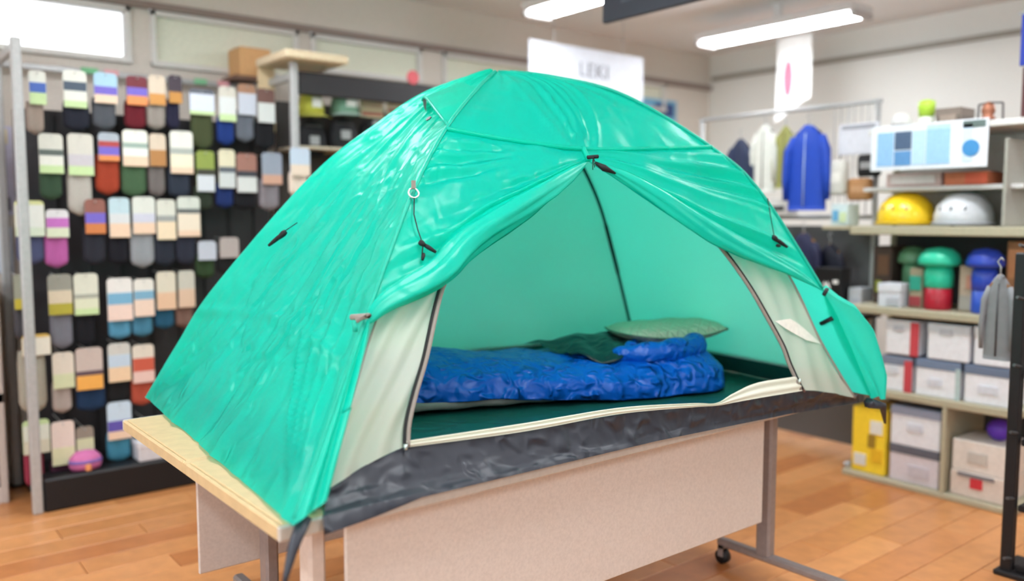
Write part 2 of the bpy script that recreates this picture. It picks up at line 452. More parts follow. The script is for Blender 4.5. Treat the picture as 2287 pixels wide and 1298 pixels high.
# valance panels either side of the door apex -------------------
AP = (.462, .824)
lo_l = [(.001, .415), (.05, .452), (.107, .500), (.169, .590), (.300, .702), AP]
P_l = coons([(.003, .907), (.254, .876), (.462, .862)], lo_l, [(.003, .907), (.002, .70), (.001, .415)], [(.462, .862), AP], 90, 60)
s_, z_ = P_l; U = np.linspace(0, 1, 90)[None, :]; V = np.linspace(0, 1, 60)[:, None]
d = .010 * np.sin(np.pi * U) * np.sin(np.pi * V)
for v0, w, a in ((.06, .016, .011), (.11, .014, -.010), (.16, .015, .011), (.21, .014, -.010), (.27, .02, .010), (.33, .02, -.007)):
    d = d + a * ridge(V - v0 - .03 * U, w) * np.clip((.55 - U) / .4, 0, 1) * np.clip(U / .03, 0, 1)
for v0, w, a in ((.72, .03, .009), (.80, .02, -.008), (.60, .05, -.006), (.88, .03, .012)):
    d = d + a * ridge(V - v0, w) * np.sin(np.pi * np.clip(U, 0, 1)) ** .6
d = d + .007 * fnoise(s_, z_, 9, 11, 5.7, 3) * np.sin(np.pi * U) ** .4 * np.clip((1 - V) / .1, 0, 1) * np.clip(V / .06, 0, 1)
surf('valance_panel', front, s_, z_, d * 1.75, M_fly, tent)
lo_r = [AP, (.541, .782), (.616, .722), (.769, .574), (.925, .470), (.999, .402)]
P_r = coons([(.462, .862), (.723, .873), (.999, .890)], lo_r, [(.462, .862), AP], [(.999, .890), (1.0, .65), (.999, .402)], 90, 60)
s_, z_ = P_r
d = .008 * np.sin(np.pi * U) * np.sin(np.pi * V)
for v0, w, a in ((.07, .014, .009), (.13, .014, -.009), (.19, .013, .010), (.25, .014, -.009), (.31, .016, .010), (.37, .02, -.008), (.44, .02, .007)):
    d = d + a * ridge(V - v0 + .02 * (1 - U), w) * np.clip((U - .25) / .5, 0, 1) * np.clip((1 - U) / .03, 0, 1)
for v0, w, a in ((.12, .04, .008), (.3, .05, -.008), (.5, .05, .008), (.74, .03, .010), (.84, .02, -.010)):
    d = d + a * ridge(V - v0, w) * np.sin(np.pi * np.clip(U * 1.0, 0, 1)) ** .7
d = d + .004 * fnoise(s_, z_, 9, 11, 2.2, 2) * np.sin(np.pi * U) ** .4 * np.clip((1 - V) / .1, 0, 1) * np.clip(V / .06, 0, 1)
surf('valance_panel', front, s_, z_, d * 1.75, M_flys, tent)

# the rolled-up door edges ---------------------------------------
def roll(path, rmax, peak, m, seed):
    n = 110; sz = polyc(path, n); P = front(sz[:, 0], sz[:, 1])
    t = np.linspace(0, 1, n)
    r = rmax * np.clip(np.sin(np.pi * np.clip(t, .0, 1) ** peak) ** .62, .10, 1)
    vs = np.zeros((n, 28, 3)); T = np.gradient(P, axis=0); T /= np.linalg.norm(T, axis=1, keepdims=True)
    nrm = np.array([-.12, -.93, .34]); nrm /= np.linalg.norm(nrm)
    for i in range(n):
        b = np.cross(T[i], nrm); b /= np.linalg.norm(b); q = np.cross(b, T[i])
        if b[2] < 0: b = -b
        c = P[i] + b * r[i] * .55 + q * r[i] * .30
        for k in range(28):
            a = 2*math.pi*k/28
            rr = r[i] * (1 + .16*math.sin(3*a + 5*t[i] + seed) + .08*math.sin(7*a - 8*t[i] + seed) + .05*mnoise.noise(Vector((t[i]*14, a, seed))))
            vs[i, k] = c + b*math.cos(a)*rr*1.02 + q*math.sin(a)*rr*.62
    return MB().grid(vs, wrap=True).build('rolled_door', m, tent, True)
roll([(.006, .392), (.03, .425), (.107, .482), (.169, .578), (.300, .692), (.455, .818)], .040, .72, M_roll, 1.0)
roll([(.470, .820), (.541, .775), (.616, .710), (.769, .560), (.925, .456), (.996, .396)], .034, 1.0, M_roll, 2.4)

# gathered lower door either side --------------------------------
n1, n2 = 70, 34
zz = np.linspace(.402, .006, n1)[:, None]; uu = np.linspace(0, 1, n2)[None, :]
wid = np.interp(zz, [0, .05, .20, .34, .402], [.030, .028, .022, .016, .008])
s_ = -.001 + wid * uu + 0 * zz; z_ = zz + .035 * uu * np.clip((.402 - zz) / .4, 0, 1) * (zz < .2) + 0 * uu
d = .004 + .012 * np.sin(uu * 9.5 + zz * 5) * np.clip((.42 - zz) / .15, 0, 1) + .03 * np.sin(np.pi * uu) * np.clip((.402 - zz) / .2, .15, 1)
surf('tied_door', front, s_, z_, d, M_roll, tent)
zz = np.linspace(.40, .004, n1)[:, None]
ri = np.interp(zz, [0, .2, .3, .4], [.006, .030, .030, .004]); ro = np.interp(zz, [0, .10, .265, .34, .365, .40], [-.030, -.075, -.112, -.095, -.045, -.006])
s_ = ri + (ro - ri) * uu; z_ = zz + 0 * uu
d = .012 * np.sin(uu * 8 + zz * 6) * np.clip((.42 - zz) / .15, 0, 1) + .025 * np.sin(np.pi * uu)
surf('tied_door', right, s_, z_, d, M_roll, tent)

# right end and rear of the fly ----------------------------------
v = np.linspace(0, 1, 50); zz = .02 + (TOP - .024) * np.sin(v * math.pi / 2)
s_, z_ = np.meshgrid(np.linspace(0, 1, 40), zz)
surf('right_end_panel', right, s_, z_, -.02 * np.sin(np.pi * s_) * np.sin(np.pi * np.clip(z_ / 1.1, 0, 1)) + .004 * fnoise(s_, z_, 5, 6, 4.4), M_flys, tent)
surf('rear_panel', rear, s_, z_, -.02 * np.sin(np.pi * s_) * np.sin(np.pi * np.clip(z_ / 1.1, 0, 1)) + .004 * fnoise(s_, z_, 5, 6, 9.4), M_flys, tent)

# seams, pole sleeves ---------------------------------------------
def along(f, pts, off, n=60, ref=(1.82, 2.30, 1.0)):
    q = polyc(pts, n); P = f(q[:, 0], q[:, 1]); dirn = P - np.array(ref); dirn /= np.linalg.norm(dirn, axis=1, keepdims=True)
    return [tuple(p) for p in P + dirn * off]
MB().tube(along(front, [(.003, .907), (.254, .876), (.476, .861), (.723, .873), (.999, .890)], .004), .007, 8).build('brow_seam', M_flys, tent, True)
for pf, z0 in ((P_FL, .02), (P_FR, .40)):
    zs = z0 + (TOP - .004 - z0) * np.sin(np.linspace(0, 1, 70) * math.pi / 2)
    P = pf(zs); dr = P - np.array((1.82, 2.3, 1.0)); dr /= np.linalg.norm(dr, axis=1, keepdims=True)
    MB().tube([tuple(p) for p in P + dr * .002], .006, 8).build('pole_seam', M_seam, tent, True)
MB().tube(along(front, [(.462, .864), (.462, .822)], .006, 8), .008, 8).build('apex_tab', M_flys, tent, True)

# vent hood on the left end, its dark mouth and the small vent ----
hb = []
for i in range(14):
    t = i / 13.0; row = []
    for j in range(14):
        w = j / 13.0
        s = (.32 + (1.0 - .32) * w) * (1 - t) + (.55 + .45 * w) * t
        z = (1.037 + (.918 - 1.037) * w ** 1.25) * (1 - t) + (1.105 - .045 * w) * t
        h = .032 * math.sin(math.pi * w) ** .8 * (1 - t) ** .8 + .006
        p = left(np.array(s), np.array(z)); dr = p - np.array((1.9, 2.4, .85)); dr /= np.linalg.norm(dr)
        row.append(p + dr * h)
    hb.append(row)
MB().grid(hb).build('vent_hood', M_flys, tent, True)
MB().tube([tuple(p) for p in hb[0]], .005, 8).build('hood_piping', M_seam, tent, True)
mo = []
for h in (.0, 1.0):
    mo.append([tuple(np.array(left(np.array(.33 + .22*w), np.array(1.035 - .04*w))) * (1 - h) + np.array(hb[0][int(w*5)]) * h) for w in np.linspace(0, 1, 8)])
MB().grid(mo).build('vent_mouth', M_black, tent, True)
p = left(np.array(.772), np.array(.947)); dr = np.array((-.75, -.1, .65))
e1 = np.array((.3, -.95, .25)); e1 /= np.linalg.norm(e1); e2 = np.cross(dr / np.linalg.norm(dr), e1)
c0 = p + dr * .012
hexa = [c0 + e1 * a * .011 + e2 * b * .008 for a, b in ((-1, -.2), (-.5, -1), (.6, -.8), (1, .2), (.5, 1), (-.6, .8))]
MB().add(hexa + [q + dr * .003 for q in hexa], [(0,1,2,3,4,5), (11,10,9,8,7,6)] + [(k, (k+1) % 6, (k+1) % 6 + 6, k + 6) for k in range(6)]).build('vent_window', M_black, tent)

# ring, guy lines, cord locks --------------------------------------
fn = np.array((-.25, -.88, .40)); fn /= np.linalg.norm(fn)
fx = np.cross((0, 0, 1), fn) * -1; fx /= np.linalg.norm(fx); fz = np.cross(fx, fn); fz = fz if fz[2] > 0 else -fz
rc = P_FL(.708) + fn * .016
MB().tube([tuple(rc + fx * .014 * math.cos(a) + fz * .014 * math.sin(a)) for a in np.linspace(0, 2*math.pi, 24, endpoint=False)], .0028, 8, True).build('guy_ring', M_ring, tent, True)
MB().box((-.006, -.002, .012), (.006, .002, .034), .001, Matrix.Translation(Vector(rc)) @ Matrix.Rotation(-.25, 4, 'Z')).build('ring_loop', M_tape, tent)
def guy(pts, locks, knot=True):
    g_ = MB().tube([tuple(p) for p in pts], .0016, 6).build('guy_line', M_cord, tent, True)
    for a, b, r in locks:
        MB().tube([tuple(a), tuple(a * .7 + b * .3), tuple(a * .4 + b * .6), tuple(b)], [r * .8, r, r * .9, r * .6], 10).build('cord_lock', M_cord, g_, True)
F = lambda s, z, o=.016: front(np.array(s), np.array(z)) + fn * o
g0 = F(.055, .570, .02)
guy([rc - fz * .014, F(.018, .65, .018), F(.036, .61, .018), g0, F(.058, .545, .02)],
    [(F(.046, .578, .022), F(.058, .566, .026), .008), (F(.058, .568, .024), F(.083, .549, .024), .0062), (F(.0605, .548, .02), F(.0615, .532, .02), .0055)])
guy([F(1.0, .71, .012), F(.962, .64, .014), F(.936, .578, .014)],
    [(F(.928, .578, .018), F(.935, .560, .02), .009), (F(.933, .568, .018), F(.955, .540, .018), .007), (F(.926, .548, .016), F(.936, .545, .016), .006)])
ln = np.array((-.80, -.15, .58)); ln /= np.linalg.norm(ln)
G = lambda s, z, o=.016: left(np.array(s), np.array(z)) + ln * o
guy([G(.285, .63, .004), G(.272, .597)], [(G(.278, .594), G(.262, .572), .010), (G(.268, .585), G(.228, .548), .0075)])
# apex cords and toggles
a0 = F(.466, .822, .03)
ac = MB().tube([tuple(a0 + fx * .02), tuple(a0 - fx * .018 + fz * .004), tuple(a0)], .006, 8).build('apex_knot', M_cord, tent, True)
for dx, dz in ((.002, -.034), (.010, -.042), (-.006, -.028), (.006, -.020)):
    MB().tube([tuple(a0), tuple(a0 + fx * dx * .6 + fz * dz * .5), tuple(a0 + fx * dx + fz * dz)], .0014, 5).build('cord_end', M_cord, ac, True)
MB().tube([tuple(F(.478, .815, .012)), tuple(F(.50, .798, .012)), tuple(F(.53, .782, .012))], [.004, .011, .003], 8).build('apex_shade_flap', M_cord, tent, True)
# side straps
sp = P_FL(.402)
MB().tube([tuple(sp + np.array((-.03, .02, .006))), tuple(sp + fn * .03), tuple(sp + fx * .03 + fn * .02 + fz * -.008)], .007, 8).build('tie_strap', M_tape, tent, True)
MB().tube([tuple(sp + fx * .034 + fn * .02 + fz * -.010), tuple(sp + fx * .034 + fn * .02 + fz * -.034)], .006, 8).build('strap_buckle', M_seam, tent, True)
sp = P_FR(.392)
MB().tube([tuple(sp + fn * .02), tuple(sp + fn * .02 + fx * .02 - fz * .02)], .007, 8).build('tie_strap', M_cord, tent, True)
MB().tube([tuple(right(np.array(.075), np.array(.268))), tuple(right(np.array(.02), np.array(.294)))], .008, 6).build('inner_strap', M_cord, tent, True)

# inner tent ---------------------------------------------------------
v = np.linspace(0, 1, 44); zz = .085 + (IT - .089) * np.sin(v * math.pi / 2)
s_, z_ = np.meshgrid(np.linspace(0, 1, 44), zz)
sag = lambda a, sd: -a * np.sin(np.pi * s_) * np.sin(np.pi * np.clip(z_ / 1.05, 0, 1)) + .004 * fnoise(s_, z_, 5, 5, sd)
surf('inner_rear_wall', irear, s_, z_, sag(.02, 1.3), M_inner, tent)
surf('inner_right_wall', iright, s_, z_, sag(.02, 6.1), M_inner, tent)
surf('inner_left_wall', ileft, s_, z_, sag(.02, 7.7), M_inner, tent)
# bathtub floor and its walls
cs = [I_FL(0.0) + np.array((.03, .07, 0)), I_FR(0.0) + np.array((.01, .10, 0)), I_RR(0.0), I_RL(0.0)]
g_u, g_v = np.meshgrid(np.linspace(0, 1, 50), np.linspace(0, 1, 40))
Pf = ((1-g_u)*(1-g_v))[..., None]*cs[0] + (g_u*(1-g_v))[..., None]*cs[1] + (g_u*g_v)[..., None]*cs[2] + ((1-g_u)*g_v)[..., None]*cs[3]
Pf[..., 2] = .708 + .004 * np.abs(fnoise(g_u, g_v, 6, 12, 3.3)) 
MB().grid(Pf).build('tent_floor', M_tubin, tent, True)
def tubwall(fn_, h, name, m, amp=.003):
    s1, z1 = np.meshgrid(np.linspace(0, 1, 60), np.linspace(.010, h, 8))
    surf(name, fn_, s1, z1, amp * fnoise(s1, z1, 22, 14, 1.9), m, tent, off=.003)
tubwall(irear, .095, 'bathtub_wall', M_tubin); tubwall(iright, .095, 'bathtub_wall', M_tubin); tubwall(ileft, .095, 'bathtub_wall', M_tubin)
# front wall of the bathtub slopes forward to the hem lying on the table edge
ss = np.linspace(0, 1, 110)
top_z = np.interp(ss, [0, .04, .09, .274, .544, .655, .80, .876, .94, 1.0], [.040, .075, .10, .090, .090, .070, .068, .066, .045, .012])
T_ = ifront(ss, top_z)
bx = np.interp(ss, [0, 1], [.80, 2.90]); by = np.interp(ss, [0, .5, 1], [1.652, 1.646, 1.600])
rows = []
for k in range(16):
    t = k / 15.0
    p = T_ * (1 - t) + np.stack([bx, by, np.full_like(bx, .705)], -1) * t
    p[:, 2] += -.018 * math.sin(math.pi * t) * (top_z / .09) + np.array([.006 * mnoise.fractal(Vector((q * 26, t * 5, 3.0)), .8, 2, 3) * math.sin(math.pi * min(1, t * 1.02 + .0)) for q in ss])
    p[:, 2] = np.maximum(p[:, 2], .704)
    rows.append(p)
hem = rows[-1].copy(); hem[:, 1] -= .004; hem[:, 2] -= np.interp(ss, [0, .05, .12, .5, .8, 1], [.04, .03, .008, .008, .015, .03]); rows.append(hem)
MB().grid(rows).build('groundsheet_front', M_tub, tent, True)
# cream front panels of the inner tent
def panel(name, tp, bt, lf, rt_, m, amp, sd, nu=40, nv=60, off=0.0):
    s1, z1 = coons(tp, bt, lf, rt_, nu, nv)
    U1 = np.linspace(0, 1, nu)[None, :]
    dd = amp * np.sin(U1 * 15 - z1 * 24 + 1.6 * fnoise(s1, z1, 3, 3, sd)) + .003 * fnoise(s1, z1, 10, 6, sd)
    return surf(name, ifront, s1, z1, dd, m, tent, off=off)
zl = [(.112, .58), (.102, .484), (.098, .443), (.098, .306), (.091, .216), (.088, .149), (.091, .100)]
panel('door_side_panel', [(.002, .60), (.112, .60)], [(0.0, .040), (.05, .080), (.091, .100)], [(.002, .60), (.001, .3), (0, .040)], [(.112, .60)] + zl[1:], M_cream, .0065, 3.0)
zr = [(.80, .66), (.827, .56), (.850, .471), (.870, .349), (.886, .227), (.880, .15), (.876, .068)]
panel('door_side_panel', [(.80, .66), (.998, .66)], [(.876, .068), (.94, .045), (.998, .012)], zr, [(.998, .66), (.999, .3), (.998, .012)], M_cream, .003, 6.0)
panel('pale_patch', [(.885, .297), (.935, .300)], [(.955, .222), (.994, .203)], [(.885, .297), (.915, .262), (.955, .222)], [(.935, .300), (.965, .262), (.994, .203)], mat((240, 238, 228), .7), .0, 2.0, 10, 10, .009)  # plain whitish patch standing just off the right cream panel
# header of the inner front above the opening is hidden by the fly; zips
def zipper(pts, o1):
    q = polyc(pts, 60); P = ifront(q[:, 0], q[:, 1]) + fn * .006
    zt = MB().tube([tuple(p) for p in P], .0048, 6).build('door_zip', M_cord, tent, True)
    MB().tube([tuple(p + fx * o1 * .009) for p in P], .0062, 6).build('zip_tape', M_tape, zt, True)
    return zt
zz_ = zipper(zl, -1); z2_ = zipper(zr, 1)
for q in ((.091, .104), (.876, .100)):
    p = ifront(np.array(q[0]), np.array(q[1])) + fn * .014
    MB().tube([tuple(p), tuple(p - fz * .014)], [.006, .004], 8).build('zip_pull', M_ring, zz_ if q[0] < .5 else z2_, True)
# door sill: the dropped door's cream edge lying along the threshold
tp = [(.091, .112), (.274, .108), (.45, .107), (.60, .086), (.655, .074), (.70, .092), (.769, .112), (.872, .112)]
bt = [(.091, .098), (.274, .088), (.45, .090), (.60, .074), (.655, .066), (.70, .066), (.769, .066), (.874, .064)]
s1, z1 = coons(tp, bt, [tp[0], bt[0]], [tp[-1], bt[-1]], 90, 10)
surf('door_sill_flap', ifront, s1, z1, .004 * np.sin(np.linspace(0, 1, 10) * 12)[:, None] + 0 * s1, cloth('cream_sill', (244, 244, 226), trans=.2, rough=.7, coat=.2, big=.1, fine=.05), tent, off=.008)
MB().tube(along(ifront, [(.876, .11), (.878, .062)], .006, 8), .004, 6).build('sill_cord', mat((120, 96, 90), .6), tent, True)
# pole and edge lines of the inner tent
zs = .07 + (IT - .075 - .07) * np.sin(np.linspace(0, 1, 60) * math.pi / 2)
P = I_RR(zs); ctr = np.array((1.82, 2.3, 1.0)); dr = ctr - P; dr /= np.linalg.norm(dr, axis=1, keepdims=True)
MB().tube([tuple(p) for p in P + dr * .012], [.0085 if .40 < z < .62 else .0065 for z in zs], 8).build('rear_corner_pole', M_cord, tent, True)
zs = np.linspace(.01, .70, 40); P = I_FR(zs)
MB().tube([tuple(p + fn * .004) for p in P], .004, 6).build('inner_edge_binding', M_tape, tent, True)
zs = np.linspace(.03, .50, 40); P = I_FL(zs)
MB().tube([tuple(p + fn * .004) for p in P], .003, 6).build('inner_edge_binding', M_tape, tent, True)
# corner webbing straps hanging over the table
c1 = np.array(P_FL(.02))
MB().tube([tuple(c1 + np.array((.02, .0, -.004))), tuple(c1 + np.array((-.02, -.03, -.05))), tuple(c1 + np.array((-.055, -.05, -.13)))], [.018, .013, .004], 6).build('corner_strap', M_tub, tent, True)
c1 = np.array(P_FR(.015))
MB().tube([tuple(c1 + np.array((-.06, -.02, -.01))), tuple(c1 + np.array((.02, -.03, -.03))), tuple(c1 + np.array((.06, -.02, -.10)))], [.02, .014, .004], 6).build('corner_strap', M_tub, tent, True)

# ---------------------------------------------------------------- bedding in the tent
AX = np.array((1.74, -.56, 0.0)); AL = float(np.linalg.norm(AX)); AX /= AL; AY = np.array((-AX[1], AX[0], 0)); A0 = np.array((.98, 2.70, 0))
def bagpt(t, y, z): return A0 + AX * (t * AL) + AY * y + np.array((0, 0, z))
mat_m = mat((118, 122, 118), .75, bump=.2, scale=40)
rows = []
for i in range(40):
    t = -.04 + .96 * i / 39.0; row = []
    e = min(1, min(i, 39 - i) / 2.0 + .15)
    for k in range(24):
        a = 2*math.pi*k/24; c_, s1 = math.cos(a), math.sin(a)
        y = .262 * math.copysign(abs(c_)**.35, c_) * (.96 + .04*e); z = .742 + .026 * e * math.copysign(abs(s1)**.7, s1) * (1 + .12*math.sin(t*70))
        row.append(bagpt(t, y, z))
    rows.append(row)
mt_o = MB().grid(rows, wrap=True); mt_o.f += [tuple(range(24)), tuple(range(39*24, 40*24))]
mo_ = mt_o.build('sleeping_mat', mat_m, None, True, base=tuple(bagpt(.45, 0, .715)))
tag(mo_, 'thin grey sleeping mat on the tent floor under the blue sleeping bag', 'mat')

M_bag = cloth('blue_quilted_nylon', (0, 86, 186), trans=.0, rough=.36, coat=.36, big=.8, fine=1.0, bigscale=6, finescale=24, bdist=.075)
M_lining = cloth('dark_green_lining', (6, 40, 44), trans=.0, rough=.4, coat=.5, big=.8, fine=.8, bigscale=6, finescale=20, bdist=.04)
bag = thing('sleeping_bag', tuple(bagpt(.5, 0, .76)), 'blue quilted sleeping bag laid open on the grey mat inside the tent', 'sleeping bag')
rows = []; NB, NA = 150, 72
for i in range(NB):
    t = i / (NB - 1.0); row = []
    cap = max(0.0, 1 - max(0, (t - .84) / .16) ** 2.6) ** .5
    cap0 = max(0.0, 1 - max(0, (.06 - t) / .06) ** 2) ** .5
    hw = (.215 + .085 * min(1, t / .6)) * max(.03, cap) * max(.1, cap0)
    hh = (.128 + .02 * math.sin(t * 9)) * (max(.12, cap) ** .6) * max(.15, cap0)
    for k in range(NA):
        a = 2*math.pi*k/NA; c_, s1 = math.cos(a), math.sin(a)
        y = hw * math.copysign(abs(c_)**.75, c_)
        base = .757 - .034 * max(0, min(1, (t - .45) / .25))
        z = base + (hh * s1**.72 if s1 > 0 else .02 * s1)
        q = mnoise.fractal(Vector((t*11, a*1.4, 2.0)), .7, 2.1, 4)
        puff = 1 + .05*q - .05 * abs(math.sin(t * math.pi * 5.5)) ** 8
        p = bagpt(t, y * puff, base + (z - base) * (puff + .10*mnoise.noise(Vector((t*7, a*2, 9)))) if s1 > 0 else z)
        row.append(p)
    rows.append(row)
bm_ = MB().grid(rows, wrap=True); bm_.f += [tuple(range(NA)), tuple(range((NB-1)*NA, NB*NA))]
bm_.build('bag_body', M_bag, bag, True)
def bagtop(t, y):
    cap = max(0.0, 1 - max(0, (t - .84) / .16) ** 2.6) ** .5
    hw = (.215 + .085 * min(1, t / .6)) * max(.03, cap); hh = (.128 + .02 * math.sin(t * 9)) * (max(.12, cap) ** .6)
    c_ = min(1, abs(y) / hw) ** (1 / .75)
    return .757 - .034 * max(0, min(1, (t - .45) / .25)) + hh * max(0, 1 - c_ * c_) ** .36
# hood end: a puffy collar folded back round the head end
cp = crom([(.72, -.16), (.77, -.19), (.83, -.20), (.90, -.165), (.935, -.07), (.94, .05), (.90, .14), (.84, .18)], 7)
hp = [tuple(bagpt(t, y, .862 + .008 * math.sin(9 * t + 5 * y))) for t, y in cp]; m_ = len(hp)
hr = [(.010 + .034 * math.sin(math.pi * min(1, (i + .5) / m_)) ** .4) * (1 + .10 * math.sin(i * .9)) for i in range(m_)]
MB().tube(hp, hr, 18).build('hood_collar', M_bag, bag, True)
# turned-back flap showing the dark lining
fl = []
for i in range(34):
    u = i / 33.0; row = []
    for j in range(26):
        w = j / 25.0
        t = .60 + .25 * u + .10 * w * (.45 - u)
        y = .17 - (.26 + .12 * math.sin(math.pi * min(1, u * 1.15)) ** 1.2) * w
        hh = bagtop(t, y) + .008 + (.034 * math.sin(math.pi * min(1, u * .9 + .06)) ** .7) * (1 - w) ** .7 + .010 * mnoise.noise(Vector((u * 6, w * 7, 1))) + .006 * math.sin(u * 17 + w * 6)
        row.append(bagpt(t, y, hh))
    fl.append(row)
b_ = np.array(fl)
MB().grid(b_).build('lining_flap', M_lining, bag, True)
MB().tube([tuple(p) for p in b_[:, -1]], .007, 10).build('flap_edge', M_lining, bag, True)
MB().tube([tuple(p) for p in b_[24:, -1]] + [tuple(b_[-1, k]) for k in range(25, 10, -1)], .011, 10).build('flap_binding', M_bag, bag, True)
MB().tube([tuple(bagpt(.845, -.17, .862)), tuple(bagpt(.852, -.185, .835)), tuple(bagpt(.85, -.19, .815))], [.005, .008, .004], 8).build('toggle', mat((190, 190, 180), .4), bag, True)

# pillow
M_pil = mat((182, 190, 168), .8, bump=.0, key=('pillow',))
nt = M_pil.node_tree; bs = nt.nodes['Principled BSDF']; tc = [n for n in nt.nodes if n.bl_idname == 'ShaderNodeTexCoord'][0]
hs = []
for ang in (.7, -.7):
    mp = nt.nodes.new('ShaderNodeMapping'); mp.inputs['Rotation'].default_value = (0, 0, ang + .3)
    wv = nt.nodes.new('ShaderNodeTexWave'); wv.inputs['Scale'].default_value = 9.0
    nt.links.new(tc.outputs['Object'], mp.inputs['Vector']); nt.links.new(mp.outputs['Vector'], wv.inputs['Vector'])
    pw = nt.nodes.new('ShaderNodeMath'); pw.operation = 'POWER'; pw.inputs[1].default_value = 6; nt.links.new(wv.outputs['Fac'], pw.inputs[0]); hs.append(pw)
mx = nt.nodes.new('ShaderNodeMath'); mx.operation = 'MAXIMUM'; nt.links.new(hs[0].outputs[0], mx.inputs[0]); nt.links.new(hs[1].outputs[0], mx.inputs[1])
bp = nt.nodes.new('ShaderNodeBump'); bp.invert = True; bp.inputs['Strength'].default_value = .5; bp.inputs['Distance'].default_value = .01
nt.links.new(mx.outputs[0], bp.inputs['Height']); nt.links.new(bp.outputs['Normal'], bs.inputs['Normal'])
pc = np.array((2.565, 2.23, .892)); px_ = np.array((.53, -.20, .012)); px_ /= np.linalg.norm(px_); py_ = np.cross((0, 0, 1), px_)
up_, dn_ = [], []
for i in range(40):
    a = -1 + 2 * i / 39.0; r1, r2 = [], []
    for j in range(30):
        b = -1 + 2 * j / 29.0
        ea = 1 - abs(a)**2.6; eb = 1 - abs(b)**2.6
        x = .225 * a * (1 - .10 * b * b); y = .15 * b * (1 - .14 * a * a)
        h = (max(0, ea * eb)) ** .55
        n_ = 1 + .10 * mnoise.noise(Vector((a*2.5, b*2.5, 4)))
        q = pc + px_ * x + py_ * y
        r1.append(q + np.array((0, 0, .052 * h * n_ + .02 * a * a))); r2.append(q + np.array((0, 0, -.034 * h + .02 * a * a)))
    up_.append(r1); dn_.append(r2)
pil = thing('pillow', (2.555, 2.245, .86), 'grey green quilted camping pillow on the head end of the sleeping bag', 'pillow')
MB().grid(up_).grid(dn_).build('pillow_cover', M_pil, pil, True)
rim = [up_[i][0] for i in range(40)] + [up_[39][j] for j in range(1, 30)] + [up_[i][29] for i in range(38, -1, -1)] + [up_[0][j] for j in range(28, 0, -1)]
MB().tube([tuple(p) for p in rim], .004, 6, True).build('edge_piping', mat((104, 128, 112), .8), pil, True)
